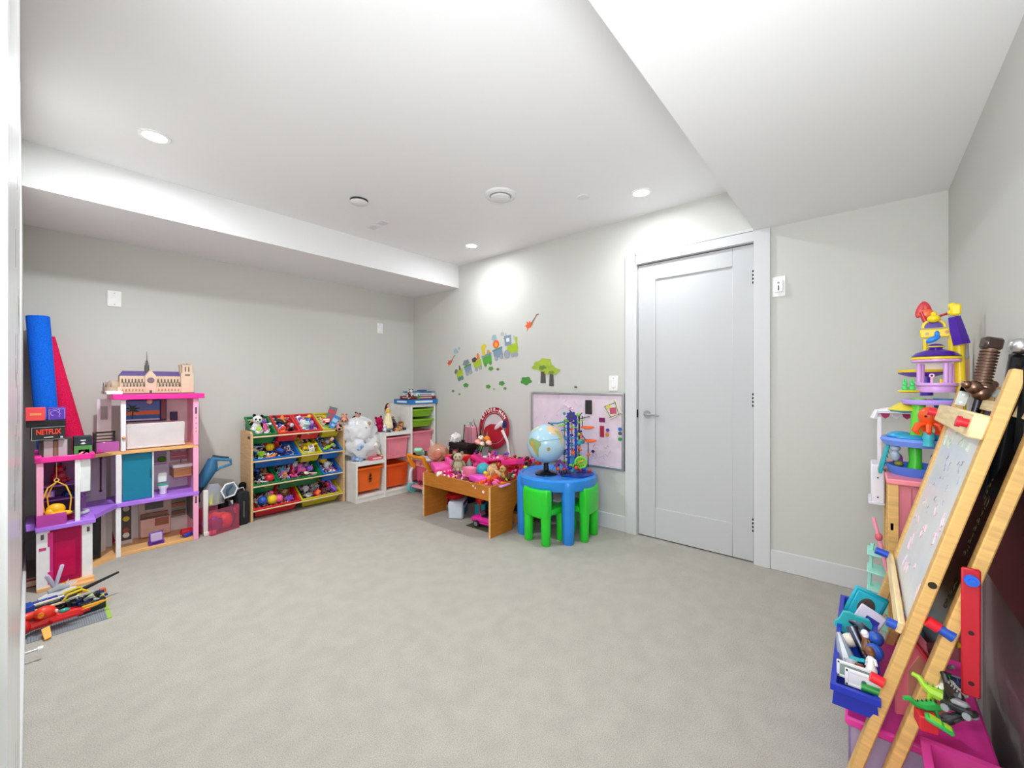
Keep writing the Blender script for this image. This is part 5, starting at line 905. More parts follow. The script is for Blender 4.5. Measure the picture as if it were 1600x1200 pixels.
def chair(label,x,y,rz):
    """back plane at local x=0, seat towards +x, width along y"""
    t=T('child_chair',label,'chair',(x,y,0),(0,0,rz),'green plastic child chairs at the blue table')
    g=G(); n=12; prof=[]
    pts=[]
    for i in range(n+1):
        u=-1+2*i/n; pts.append((-.016*(1-u*u)*1.0,u*.120))
    # curved back slab with thick rounded rim
    vs=[]
    for z,wd,tk in((.190,.98,.024),(.215,1.0,.030),(.33,1.02,.030),(.380,1.02,.028),(.400,1.0,.020)):
        row=[g.bm.verts.new((px-tk,py*wd,z-(.010 if z>.37 else 0)*(1-(py/.120)**2))) for px,py in pts]+[g.bm.verts.new((px+tk,py*wd,z-(.010 if z>.37 else 0)*(1-(py/.120)**2))) for px,py in pts[::-1]]
        vs.append(row)
    N=len(vs[0])
    for a,b in zip(vs,vs[1:]):
        for i in range(N): g.bm.faces.new((a[i],a[(i+1)%N],b[(i+1)%N],b[i]))
    g.bm.faces.new(vs[0][::-1]); g.bm.faces.new(vs[-1])
    g._fin([v for r in vs for v in r]); ob=M('backrest',g,gn,t); md=ob.modifiers.new('b','BEVEL'); md.width=.012; md.segments=3; md.limit_method='ANGLE'
    M('seat',G().box((.10,0,.232),(.22,.23,.046),.014,seg=2),gn,t)
    for sx,sy in((0.0,-.086),(0.0,.086),(.170,-.080),(.170,.080)): M('leg',G().lathe([(0,0),(.028,0),(.033,.008),(.034,.10),(.037,.19),(.035,.215),(0,.22)],(sx,sy,0),18),gn,t)
    M('back_emboss',G().box((-.034,0,.30),(.004,.08,.006),.001).box((-.034,.0,.345),(.004,.10,.004),.001),gn,t)
    return t
chair('green plastic child chair tucked in nearer the activity table',2.395,1.810,-7)
chair('green plastic child chair tucked in nearer the white door',2.722,1.572,97)
# globe
gz=th_-.006
v=aZ(853,742,gz); GL=T('globe','large world globe on a dark round stand with pale blue oceans','globe',(2.555,1.86,gz)); GL.location=(v.x+.03,v.y+.02,gz)
M('stand_base',G().lathe([(0,0),(.085,0),(.085,.008),(.060,.022),(.022,.034),(.018,.07),(0,.07)],n=32),mt('#171719','gloss'),GL)
M('meridian_arm',G().torus((0,0,.235),.158,.005,(90,0,0),30,6,arc=180,flat=1).cyl((0,0,.06),(0,0,.085),.014,n=12) if False else G().tube([(0.0+.160*math.sin(R(a)),0,.235-.160*math.cos(R(a))) for a in range(-10,175,12)],.005,6).cyl((0,0,.05),(0,0,.085),.016,n=12),mt('#202024'),GL)
GR=.148; gc=Vector((0,0,.235))
sphere=M('ocean_ball',G().sph(tuple(gc),GR,n=48),mt('#a9cbdc','gloss',rough=.22),GL)
camd=Vector((0,0,EYE))-(Vector(GL.location)+gc); camd.normalize()
e1=Vector((0,0,1)).cross(camd).normalized(); e2=camd.cross(e1)
def cont(name,pts,col,lift=.0012,par=None):
    """polygon given in degrees (right, up) as seen on the side of the globe that faces the room"""
    def P3(u,v,r): 
        d=(camd*math.cos(R(v))*math.cos(R(u))+e1*math.sin(R(u))*math.cos(R(v))+e2*math.sin(R(v))); return gc+d*r
    bm=bmesh.new(); cxm=sum(p[0] for p in pts)/len(pts); cym=sum(p[1] for p in pts)/len(pts)
    ring=[]
    for (a,b),(c,d) in zip(pts,pts[1:]+pts[:1]):
        for k in range(3): ring.append((a+(c-a)*k/3,b+(d-b)*k/3))
    prev=[bm.verts.new(P3(u,v,GR+lift)) for u,v in ring]; n=len(prev)
    for f in(.75,.5,.25):
        cur=[bm.verts.new(P3(cxm+(u-cxm)*f,cym+(v-cym)*f,GR+lift)) for u,v in ring]
        for i in range(n): bm.faces.new((prev[i],prev[(i+1)%n],cur[(i+1)%n],cur[i]))
        prev=cur
    c=bm.verts.new(P3(cxm,cym,GR+lift))
    for i in range(n): bm.faces.new((prev[i],prev[(i+1)%n],c))
    g=G(); g.bm.free(); g.bm=bm; return M(name,g,mt(col,'card',rough=.4),GL)
cont('continent',[(-62,12),(-48,16),(-30,10),(-16,4),(-14,-4),(-22,-14),(-24,-24),(-28,-38),(-34,-46),(-36,-36),(-38,-20),(-52,-6),(-60,2)],'#8fa66a')
cont('mountain_area',[(-50,8),(-40,4),(-38,-10),(-32,-30),(-34,-42),(-40,-24),(-50,-4)],'#c9a04a',.0018)
cont('continent',[(6,58),(22,66),(50,60),(70,44),(62,20),(58,0),(52,-10),(46,6),(40,22),(26,28),(10,34),(4,46)],'#dcb98a')
cont('green_area',[(30,40),(54,40),(58,20),(50,8),(42,26)],'#a9b57a',.0018)
cont('continent',[(-70,44),(-52,58),(-36,62),(-40,48),(-56,38),(-66,34)],'#c9d0a8')
cont('island_mark',[(2,-14),(8,-11),(13,-15),(10,-22),(4,-22)],'#a08a5a')
M('equator_line',G().tube([tuple(gc+(camd*math.cos(R(u))*math.cos(R(8+u*.12))+e1*math.sin(R(u))*math.cos(R(8+u*.12))+e2*math.sin(R(8+u*.12)))*(GR+.001)) for u in range(-20,60,8)],.0012,4),mt('#3a5fa0'),GL)
M('power_cord',G().tube([(.07,-.05,.004),(.11,-.02,.05),(.13,.03,.02),(.15,.05,.004)],.002,5),mt('#23252a'),GL)
# marble run
MR=T('marble_run','tall blue, green and orange marble run tower with a lime wheel on the blue table','marble run',(0,0,0))
mv=aZ(903,744,gz); MR.location=(mv.x+.05,mv.y+.04,gz); sc_=(mv.x*fx+mv.y*fy)/F
ax_=Vector((rx,ry,0))   # across the view
def mp(px,py,dep=0.0):
    """px,py in photo pixels relative to the tower foot (903,738)"""
    return ax_*((px-903)*sc_)+Vector((fx,fy,0))*dep+Vector((0,0,(738-py)*sc_))
navy,bk,og2,lm,tl_,rd=mt('#1c2f9c'),mt('#22242a'),mt('#f0641c'),mt('#7fd02a'),mt('#1f86a8'),mt('#d8452c')
for px,dep in((892,0),(901,.01),(904,.05)): 
    pass
for px in(890,902):
    col_=M('chain_column',G().cyl(tuple(mp(px,728)),tuple(mp(px-1,645)),.010,n=8),navy,MR)
    for k in range(12): M('chain_link',G().box(tuple(mp(px-.5,724-k*6.6)),(.024,.024,.010),.002,(0,0,20)),navy,col_)
for px,y0,y1,dep in((883,725,650,.0),(897,730,650,.06),(906,726,640,.0),(909,728,645,.05),(921,726,688,.0),(885,735,700,.08),(912,662,645,0)): M('support_post',G().cyl(tuple(mp(px,y0,dep)),tuple(mp(px,y1,dep)),.0038,n=6),bk,MR)
M('gear_wheel',G().prism([((.040 if (i//2)%2==0 else .032)*math.cos(R(11.25*i)),(.040 if (i//2)%2==0 else .032)*math.sin(R(11.25*i))) for i in range(32)],.014,tuple(mp(893,645,-.02)),(90,0,-50)),mt('#1a2383'),MR); M('gear_hub',G().prism([((.018 if i%2==0 else .008)*math.cos(R(36*i)),(.018 if i%2==0 else .008)*math.sin(R(36*i))) for i in range(10)],.004,tuple(mp(893,645,-.035)),(90,0,-50)),mt('#3a2c2a'),MR)
wh_=M('spoked_wheel',G().torus(tuple(mp(908,718,-.03)),.042,.008,(90,0,-50),28,8),lm,MR)
for k in range(6): M('wheel_spoke',G().box(tuple(mp(908,718,-.03)),(.008,.008,.080),0,(0,30*k,-50)),lm,wh_)
M('wheel_bar',G().box(tuple(mp(908,716,-.045)),(.045,.008,.010),.002,(0,-20,-50)),mt('#e8a01c'),wh_)
for (px,py,r) in((920,664,.050),(924,685,.050)): M('orange_funnel',G().lathe([(0,-.010),(r*.4,-.010),(r,.0),(r,.010),(r*.92,.010),(r*.4,-.004)],tuple(mp(px,py,.0)),24),og2,MR)
for px0,py0,px1,py1,m_ in((860,657,884,654,tl_),(872,660,884,658,lm),(884,678,903,680,tl_),(886,690,900,692,tl_),(893,660,904,664,lm),(878,668,886,664,tl_)): M('track_rail',G().tube([tuple(mp(px0,py0)),tuple(mp((px0+px1)/2,(py0+py1)/2+1.0)),tuple(mp(px1,py1))],[.012,.010,.012],8,flat=.6),m_,MR)
for px,py,m_,r in((905,643,lm,.014),(912,652,lm,.010),(883,650,lm,.008),(906,674,lm,.012),(906,688,tl_,.022),(912,686,tl_,.018),(907,695,og2,.012),(897,700,rd,.010),(897,704,og2,.014),(921,707,og2,.013),(883,641,tl_,.012),(892,636,mt('#8a4a9a'),.006)): M('connector',G().sph(tuple(mp(px,py)),r,n=10),m_,MR)
random.seed(6)
for k in range(26):
    px=random.uniform(872,926); py=random.uniform(722,738); m_=random.choice([navy,tl_,rd,og2,bk,mt('#8a3f9a'),lm,navy]); M('base_piece',G().box(tuple(mp(px,py,random.uniform(-.06,.04))),(.030,.026,.020),.005,(random.uniform(-20,20),0,random.uniform(0,90))) if k%2 else G().sph(tuple(mp(px,py,random.uniform(-.06,.04))),.016,n=10),m_,MR)
random.seed(14)
for k in range(34):
    px=random.choice([884,897,906,909])+random.uniform(-3,3); py=random.uniform(648,722); M('connector',G().cyl(tuple(mp(px-2,py,random.uniform(-.02,.05))),tuple(mp(px+2,py+random.uniform(-1,1),random.uniform(-.02,.05))),random.uniform(.006,.010),n=8),random.choice([tl_,lm,og2,rd,navy,tl_]),MR)
for px0,py0,px1,py1 in((909,650,924,646),(909,672,921,688),(884,652,897,650),(884,700,897,698),(886,712,905,708),(906,648,912,640)): M('cross_rod',G().cyl(tuple(mp(px0,py0,.03)),tuple(mp(px1,py1,.02)),.0035,n=6),bk,MR)
M('blue_disc',G().cyl(tuple(mp(896,718,.0)),tuple(mp(896,718,.012)),.040,n=24),mt('#2a7fc8'),MR); M('base_tray',G().lathe([(0,0),(.13,0),(.13,.012),(0,.012)],(.0,.0,.0),20),mt('#16358f'),MR)
M('purple_piece',G().tube([tuple(mp(868,726)),tuple(mp(876,716)),tuple(mp(884,726))],.012,8),mt('#8f3f8f'),MR)
M('motor_box',G().box(tuple(mp(884,739,-.06)),(.07,.04,.03),.006,(0,0,-50)),mt('#1b2026'),MR)
# ================================================================ WHITEBOARD
WBm=T('whiteboard','framed magnetic whiteboard with pink scribbles hung beside the door','whiteboard',(UB,1.875,.775))
hw,hh=.457,.302; XF=-.022
def wb(): return G()
M('board_sheet',G().b2(-.012,-.002,-hw+.01,hw-.01,-hh+.01,hh-.01),mt('#e0d0dc','gloss',rough=.25),WBm)
al=mt('#b9bbbf','metal',rough=.45)
for a in((-.022,-.0,-hw,-hw+.020,-hh,hh),(-.022,-.0,hw-.020,hw,-hh,hh),(-.022,-.0,-hw+.020,hw-.020,-hh,-hh+.018),(-.022,0,-hw+.020,hw-.020,hh-.018,hh)): M('frame_rail',G().b2(*a,.002),al,WBm)
random.seed(12)
def scr(n,y0,y1,z0,z1,col,rad=.0016):
    g=G()
    for i in range(n):
        y=random.uniform(y0,y1); z=random.uniform(z0,z1); pts=[(-.0125,y,z)]
        for k in range(4): y+=random.uniform(-.03,.03); z+=random.uniform(-.03,.03); pts.append((-.0125,max(y0-.02,min(y1+.02,y)),max(z0-.02,min(z1+.02,z))))
        g.tube(pts,rad,4,flat=.3)
    return g
sp_=M('pink_scribble',scr(26,-.05,.40,-.15,.26,0),mt('#e0a9c8','card'),WBm); sp_['kind']='stuff'; M('pink_smear',scr(1,.02,.40,.05,.22,0,.012),mt('#e6c3d8','card'),WBm); M('red_scribble',scr(16,-.36,-.16,-.24,-.12,0,.0014),mt('#d67d9a','card'),WBm)['kind']='stuff'; M('violet_scribble',scr(8,-.12,.02,-.1,0.0,0,.0014),mt('#a85a86','card'),WBm)['kind']='stuff'
def wbp(px,py): v=aX(px,py,UB-.014); return (-.014,v.y-1.875,v.z-.775)
def magnet(nm,lb,px,py,w,h,col,rot_=0,rnd=False,cat='magnet'):
    c=wbp(px,py); t=T(nm,lb,cat,(UB+c[0]-.001,1.875+c[1],.775+c[2]),(rot_,0,0))
    M('magnet_body',G().cyl((0,0,0),(-.010,0,0),w/2,n=20) if rnd else G().box((-.004,0,0),(.010,w,h),.002),mt(col),t); return t
magnet('board_eraser','black rectangular eraser stuck near the top of the whiteboard',920,636,.060,.115,'#2b2a2c')
t=magnet('drawing_card','square drawing card with yellow and red scribbles on the whiteboard',958,640,.125,.125,'#d9d3c6',-28,cat='drawing')
M('colour_marks',G().box((-.0105,.0,-.01),(.001,.055,.05),0,(20,0,0)),mt('#b9506a','card'),t); M('star_mark',G().prism([((.022 if i%2==0 else .010)*math.cos(R(36*i)),(.022 if i%2==0 else .010)*math.sin(R(36*i))) for i in range(10)],.001,(-.0115,.02,.035),(90,0,-90)),mt('#e8d22a','card'),t); M('line_marks',G().at().box((-.0105,-.04,.0),(.001,.004,.11),0,(10,0,0)).box((-.0105,.045,.0),(.001,.004,.11),0,(-5,0,0)).box((-.0105,0,.045),(.001,.10,.004),0,(8,0,0)).box((-.0105,0,-.05),(.001,.11,.004),0,(8,0,0)),mt('#4a4644','card'),t)
magnet('flat_magnet','magenta and purple flat magnet strip on the whiteboard',941,656,.05,.035,'#7a1f5e'); magnet('flat_magnet','tall red and navy picture magnet below the magenta one',941,674,.036,.09,'#a8283c')
magnet('round_magnet','purple round magnet beside the tall red one',950,672,.026,0,'#5b3fa8',0,True); magnet('round_magnet','orange flower-like magnet below the purple one',949,679,.030,0,'#d98a3a',0,True)
magnet('round_magnet','blue round magnet, topmost of three in a column by the frame',969,670.5,.028,0,'#2a6fc0',0,True); magnet('round_magnet','dark grey round magnet between the blue and green ones',969,677,.026,0,'#4a5c68',0,True); magnet('round_magnet','green round magnet, lowest of three in a column by the frame',969,686,.028,0,'#2aa04a',0,True); magnet('round_magnet','dark purple oval magnet near the lime wheel',927,705,.024,0,'#3a2454',0,True)
# ================================================================ FOLDED EASEL LEANING ON THE NEAR WALL
pine=mt('#ddb06a','wood'); palepine=mt('#ecd2a0','wood')
EZ=T('folding_easel','folded wooden children easel with whiteboard and chalkboard leaning on the wall','easel',(1.38,.060,0),(14.9,0,0))
LX=.55
def leg(name,x,yo,z0,z1,m=pine):
    g=G().b2(x,x+.038,yo-.012,yo+.012,z0,z1,.003); return M(name,g,m,EZ)
leg('front_leg',0,0,.0,1.222); leg('front_leg',LX,0,.0,1.20); leg('rear_leg',-.005,-.056,.0,1.20); leg('rear_leg',LX,-.056,.0,1.20)
M('top_rail',G().b2(.0,LX+.03,.012,.040,1.055,1.112,.004),palepine,EZ); M('bottom_rail',G().b2(.02,LX+.02,.012,.026,.545,.575,.003),palepine,EZ); M('rear_rail',G().b2(.0,LX+.03,-.046,-.030,1.12,1.15,.002),palepine,EZ)
wbd=M('whiteboard_panel',G().b2(.034,LX+.006,-.004,.006,.565,1.085,.001),mt('#dfe2e6','gloss',rough=.3),EZ)
random.seed(21)
def sq(n,x0,x1,z0,z1,r=.0012,st=.02,y=.0066):
    g=G()
    for i in range(n):
        x=random.uniform(x0,x1); z=random.uniform(z0,z1); pts=[(x,y,z)]
        for k in range(4): x+=random.uniform(-st,st); z+=random.uniform(-st,st); pts.append((max(x0-.01,min(x1+.01,x)),y,max(z0-.01,min(z1+.01,z))))
        g.tube(pts,r,4,flat=.3)
    return g
M('pink_scribble',sq(22,.06,.50,.60,.86),mt('#e6c0c9','card'),wbd)['kind']='stuff'; M('grey_scribble',sq(16,.10,.40,.80,.98,.0009,.012),mt('#9aa0b0','card'),wbd)['kind']='stuff'; M('green_scribble',sq(8,.10,.50,1.0,1.05,.0014,.03),mt('#d3e3cc','card'),wbd)['kind']='stuff'
cb=M('chalkboard_panel',G().b2(.034,LX+.006,-.060,-.054,.50,1.13,.001),mt('#1d130a','gloss',rough=.3),EZ)
for wd_,z,x in(('Princess',.97,.17),('Cinderella',.84,.14),('Xena',.66,.12)):
    q=text('chalk_lettering',wd_,.040,mt('#54421f','card'),cb,(x,-.0534,z),(0,0,0)); q.rotation_euler=Matrix(((0,-1,0),(0,0,1),(-1,0,0))).to_euler()
for x,c in((.008,'#d2182c'),): 
    p=M('peg',G().cyl((x+.02,.038,1.085),(x+.02,.052,1.085),.010,.010,n=14).cyl((x+.02,.052,1.085),(x+.02,.060,1.085),.013,n=14),mt(c),EZ)
M('peg',G().cyl((LX+.03,.026,1.08),(LX+.03,.060,1.08),.012,n=14),mt('#e0203a'),EZ)
M('peg',G().cyl((.0,.030,.57),(.0,.048,.57),.011,n=14),mt('#1f4fb8'),EZ); M('peg',G().cyl((LX+.02,.026,.565),(LX+.02,.060,.565),.012,n=14),mt('#1f4fc8'),EZ)
M('peg',G().cyl((-.002,-.014,.615),(-.002,-.034,.610),.013,n=14),mt('#e01a30'),EZ); M('peg',G().cyl((-.002,-.034,.610),(-.002,-.060,.605),.010,.013,n=14),mt('#1f4fb8'),EZ); M('peg',G().cyl((-.006,.014,.42),(-.006,.040,.42),.012,n=14),mt('#ee2030'),EZ)
M('bolt_hole',G().cyl((-.0005,0,.70),(-.0015,0,.70),.008,n=16),mt('#4a4436','metal'),EZ)
hg=mt('#a3a5a0','metal',rough=.4)
for x in(LX-.003,):
    h=M('hinge_plate',G().b2(x,x+.0015,-.012,.012,1.12,1.19).b2(x,x+.0015,-.07,.012,1.165,1.19),hg,EZ)
    for z in(1.13,1.155): M('rivet',G().cyl((x-.001,0,z),(x-.003,0,z),.004,n=8),mt('#d8d8d6','metal'),h)
br=T('tmp','x','x'); bpy.data.objects.remove(br)
# red side brace hanging from a blue knob on the rear leg
inv=EZ.matrix_basis.inverted()
a0_=aX(1517,890,1.365); 
SB=T('red_brace','flat red plastic plank with a blue knob and slots hung on the easel rear leg','plank',(1.366,a0_.y,a0_.z-.14))
M('plank_body',G().box((0,0,0),(.010,.030,.285),.003),mt('#c01a2c'),SB); M('blue_knob',G().cyl((-.005,0,.118),(-.014,0,.118),.012,n=18).cyl((-.014,0,.118),(-.018,0,.118),.006,n=12),mt('#1f66d8'),SB)
for z in(.0,-.112): M('slot',G().cyl((-.0052,0,z),(-.0056,0,z),.005,n=14),mt('#3a0f14'),SB)
# blue tray hooked on the front legs with toys
TRY=T('easel_tray','long royal blue storage tray hooked on the easel front and full of toys','tray',(1.665,.020,.366))
M('tray_body',G().tub(.60,.100,.062,taper=.94,lip=.008),mt('#1c2fae','plastic',rough=.3),TRY)
for x in(-.27,.25): M('green_clip',G().cyl((x,-.012,.004),(x,-.052,.004),.009,n=12),mt('#1f8f3a'),TRY)
def rt(kind,a,b,px,py,X,s,label,e=(0,0,0)): return toy(kind,a,b,tuple(aX(px,py,X)),e,s,label=label)
def rtag(nm,lb,cat,px,py,X,e=(0,0,0)): return T(nm,lb,cat,tuple(aX(px,py,X)),e)
t=rtag('framed_picture','teal framed oval picture standing at the far end of the easel tray','toy frame',1352,948,1.86,(20,0,10)); M('frame_body',G().box((0,0,0),(.012,.095,.115),.006),mt('#1fa6bf'),t); M('frame_border',G().box((-.0075,0,0),(.004,.075,.092),.003),mt('#2fb9cf'),t); M('oval_picture',G().sph((-.009,0,0),(.002,.024,.036),n=18),mt('#4a4038','card'),t)
t=rtag('teal_case','teal toy case lying behind the framed picture in the tray','toy case',1327,950,1.92,(25,0,0)); M('case_shell',G().box((0,0,0),(.03,.03,.10),.008),mt('#1c9fb0'),t)
t=rtag('cloud_toy','flat aqua cloud-shaped toy leaning in the easel tray','toy',1335,978,1.74,(25,0,0)); M('cloud_body',G().prism(cloud(.048,10,2,.9),.012,(0,0,0),(90,0,-80)),mt('#3cc0c4'),t)
t=rtag('toy_window','white and purple toy window panel behind the aqua toy','toy',1357,968,1.80,(25,10,0)); M('window_body',G().box((0,0,0),(.010,.07,.07),.003),mt('#ded6ea'),t); M('window_pane',G().box((-.006,-.008,-.006),(.003,.035,.035),.001),mt('#2d2f96'),t)
t=rtag('toy_gnome','little toy figure with a red cap and round cream belly in the easel tray','toy figure',1328,1000,1.64,(60,0,0)); M('figure_body',G().sph((0,0,0),(.020,.020,.024)),mt('#ece2cf'),t); M('figure_head',G().sph((0,0,.032),(.015,.015,.015)),mt('#eab08a'),t); M('figure_cap',G().cyl((0,0,.038),(0,.0,.075),.018,.007,n=14).sph((0,0,.074),.008),mt('#b8362c'),t)
t=rtag('metal_handle','dark silver cylindrical toy handle with a jewelled bracelet in the tray','toy',1343,1005,1.62,(-25,20,0)); M('handle_body',G().cyl((0,0,-.045),(0,0,.035),.012,n=16).cyl((0,0,.035),(0,0,.045),.015,n=16),mt('#7c8292','metal'),t); M('bracelet',G().torus((.02,-.02,.04),.026,.004,(40,20,0),18,6).torus((.02,-.035,.03),.020,.003,(70,20,0),18,6),mt('#8f8a9c','metal'),t)
t=rtag('clear_cone','clear plastic wrapper cone at the side of the easel tray','wrapper',1322,1022,1.54,(-10,0,0)); M('wrapper_body',G().cyl((0,0,-.035),(.02,.01,.05),.028,.006,n=9),mt('#ccd2dc','clear',alpha=.5),t)
for kd,a,b,px,py,X,s,l in [('ball','blue','navy',1369,1003,1.60,.7,'blue toy ball at the wall side of the easel tray'),('ball','blue','blue',1367,1026,1.52,.75,'second blue toy piece nearer the tray end'),('figure','brown','white',1354,1012,1.58,.7,'brown toy figure with a white head in the tray'),('star','teal','mint',1345,1030,1.52,.8,'pale teal star toy in the easel tray'),('car','red','brown',1342,1045,1.49,.55,'red toy piece behind the white frames'),('figure','white','brown',1362,1046,1.48,.8,'white toy horse-like figure with brown tips in the tray'),('cup','silver','grey',1330,1040,1.50,.6,'silver toy cup behind the white frames'),('gear','purple','navy',1360,985,1.70,.7,'dark purple toy gear under the bracelet')]: rt(kd,a,b,px,py+6,X,s,l,(20,30,40))
for nm,px,py,X,lb in(('toy_window',1336,1052,1.43,'white toy window frame with grey-green pane in the tray'),('toy_headboard',1350,1066,1.405,'white ornate toy headboard with a small grey heart in the tray')):
    t=rtag(nm,lb,'toy frame',px,py,X,(0,0,0)); M('frame_bar',G().box((0,0,.018),(.006,.075,.007),.001).box((0,0,-.018),(.006,.075,.007),.001).box((0,.035,0),(.006,.007,.044),.001).box((0,-.035,0),(.006,.007,.044),.001),mt('#ebe9ec'),t); M('pane',G().box((0,0,0),(.003,.066,.034)),mt('#8fa59c' if nm=='toy_window' else '#e4e2e6'),t)
    if nm!='toy_window': M('heart_mark',G().sph((-.003,0,0),(.001,.005,.005),n=10),mt('#5a5e66'),t)
# pink lidded clear box on the floor under the tray and the things piled on it
BX=T('storage_box','clear lilac storage box with a bright pink lid on the floor under the easel tray','storage box',(1.70,-.10,0))
M('box_wall',G().b2(-.25,.25,-.135,-.130,.0,.225).b2(-.25,.25,.130,.135,0,.225).b2(-.25,-.245,-.135,.135,0,.225).b2(.245,.25,-.135,.135,0,.225).b2(-.25,.25,-.135,.135,0,.005),mt('#d8c9e6','clear',alpha=.5),BX); M('box_lid',G().b2(-.262,.262,-.142,.142,.225,.25,.006),mt('#ee3aa6'),BX)
random.seed(17); g=G()
for i in range(16): g.b2(-.23+i*.029,-.212+i*.029,-.118,.118,.008,random.uniform(.12,.21))
q=M('sheet_row',g,mt('#c9b6dc','card'),BX); q['kind']='stuff'
BX2=T('storage_box','wide bright pink storage crate on the floor near the wall below the easel','storage box',(1.28,-.20,0)); M('crate_body',G().at().tub(.24,.20,.30,taper=.86,c=(0,0,.30)),mt('#f04fae','clear',alpha=.8),BX2)
t=rtag('red_toy_roof','large dark red sloping toy panel with a teal dot behind the easel legs','toy',1450,1020,1.62); M('roof_panel',G().box((0,0,0),(.30,.008,.15),.003,(-35,12,0)),mt('#b81c28'),t); M('teal_dot',G().cyl((-.06,.012,.01),(-.06,.022,.02),.014,n=16),mt('#1f7f72'),t)
t=rtag('pink_house_wall','salmon pink pointed toy house wall behind the easel legs','toy',1432,1045,1.52); M('house_wall',G().prism([(-.05,-.12),(.06,-.12),(.06,.02),(.0,.10),(-.05,.02)],.008,(0,0,0),(90,0,-60)),mt('#ef7f8f'),t); M('wall_cutout',G().prism([(-.025,-.08),(.03,-.08),(.03,.0),(.0,.04),(-.025,.0)],.010,(-.001,0,0),(90,0,-60)),mt('#c98f78'),t)
t=rtag('teal_package','glossy teal and blue wrapped package behind the easel','package',1452,965,1.75); blob('package_body',(0,0,0),(.06,.05,.07),'#3f93ad','gloss',44,.16,t); M('package_band',G().torus((0,0,.02),.056,.006,(20,10,0),20,6),mt('#d6e4ea'),t)
t=rtag('wipes_pack','white soft pack with a green lid behind the rear easel leg','package',1478,1072,1.42,(0,20,0)); blob('pack_body',(0,0,0),(.055,.035,.022),'#e6e0cf','fabric',9,.10,t); M('pack_lid',G().box((-.0,.0,.024),(.05,.03,.010),.004),mt('#1f9a4a'),t)
for kd,a,b,px,py,X,s,l,e in [('dinosaur','lime','green',1462,1100,1.36,1.15,'bright lime toy dinosaur near the photo edge below the easel',(10,0,70)),('dinosaur','green','black',1450,1118,1.32,1.1,'green and black toy dinosaur under the lime one',(0,10,120)),('dinosaur','black','grey',1490,1100,1.34,1.2,'black toy dinosaur beside the lime one',(0,0,20)),('car','black','grey',1500,1118,1.28,1.2,'black toy vehicle at the foot of the red plank',(10,10,60)),('figure','black','lime',1478,1124,1.28,1.1,'black toy figure with a lime head below the easel',(50,0,0)),('box','navy','silver',1500,1075,1.40,.9,'navy toy box with silver print behind the rear leg',(0,20,30)),('cone','yellow','gold',1494,1006,1.45,.55,'yellow toy cone by the spring behind the rear leg',(90,0,0)),('box','red','crimson',1447,1135,1.30,1.3,'red toy carton at the bottom between the easel legs',(0,0,10)),('phone','green','lime',1466,1134,1.26,1.1,'green toy handset below the black figure',(20,0,0)),('stick','silver','grey',1486,1045,1.48,1.0,'silver toy stick behind the rear easel leg',(0,30,0))]: rt(kd,a,b,px,py,X,s*.6,l,e)
heap('toy_jumble',Matrix.Translation((1.28,-.20,0)),.20,.15,.20,['black','green','lime','navy','grey'],'jumble of dark and green toy parts filling the pink crate by the wall',n=60,seed=91,sz=.05)
# dark glossy board, floor reflection painted as a paler lower part; white board
PNL=T('glossy_board','dark glossy board against the wall behind the easel, paler reflection painted on its lower part','cabinet',(1.78,-.300,0)); M('panel_face',G().b2(-.50,.26,-.008,.012,.56,1.0,.003),mt('#38302d','gloss',rough=.3),PNL); M('painted_reflection',G().b2(-.50,.26,-.012,.006,.0,.56,.003),mt('#a5a29d','paint'),PNL)
WBX=T('white_board','narrow white board standing upright beside the dark panel','board',(2.08,-.295,0)); M('board_body',G().b2(-.03,.02,-.012,.012,0,.66,.003),mt('#dcdcda'),WBX)
# sword, shield, scabbard
SW=T('toy_sword','toy sword with a wrapped brown hilt leaning on the wall behind the easel','toy sword',tuple(aY(1533,603,-.262))); 
p_t=aY(1550,535,-.285)-Vector(SW.location); g=G(); gm=mt('#6b5146','metal',rough=.5)
M('grip',G().cyl((0,0,0),tuple(p_t*.85),.018,.016,n=14),mt('#7a5c4a'),SW)
for k in range(11): 
    c_=p_t*(.08+k*.07); M('grip_ring',G().torus(tuple(c_),.0185,.0032,tuple(math.degrees(v) for v in p_t.to_track_quat('Z','Y').to_euler()),14,5),gm,SW)
M('pommel',G().box(tuple(p_t*.97),(.030,.045,.036),.006,tuple(math.degrees(v) for v in p_t.to_track_quat('Z','Y').to_euler())),mt('#3f2f2a','gloss'),SW)
M('guard',G().sph((-.01,.016,-.004),.020).sph((.012,-.010,-.004),.022).sph((0,0,-.022),.022).sph((-.02,.032,.004),.012).sph((.018,-.026,.004),.012),mt('#8a6a5a','metal',rough=.35),SW)
M('blade',G().tube([(0,0,-.02),tuple(-p_t*1.2),tuple(-p_t*4)],[.010,.010,.006],6,flat=.35),mt('#2a2a30','metal'),SW)
SHD=T('toy_shield','round white toy shield with a silver rim propped on the wall','toy shield',tuple(aY(1626,652,-.285))); 
M('shield_face',G().lathe([(0,.020),(.06,.017),(.115,.0),(.113,-.004),(0,-.004)],(0,0,0),40,(-90,0,0)),mt('#cfd0d2','metal',rough=.35),SHD); M('shield_rim',G().torus((0,0,0),.120,.009,(90,0,0),48,8),mt('#dcdcda','metal',rough=.25),SHD)
M('shield_strap',G().box((.005,.026,.01),(.20,.006,.03),.002,(0,70,0)),mt('#16171a','fabric'),SHD)
BN=T('silver_ball_hilt','second toy sword with a silver ball pommel and black scabbard behind the shield','toy sword',tuple(aY(1594,541,-.262))); M('ball_pommel',G().sph((0,0,0),.018,n=20),mt('#c9c9cb','metal',rough=.25),BN); M('scabbard',G().cyl((.0,.0,-.02),(.20,.02,-.50),.017,n=14),mt('#17181c','gloss'),BN)
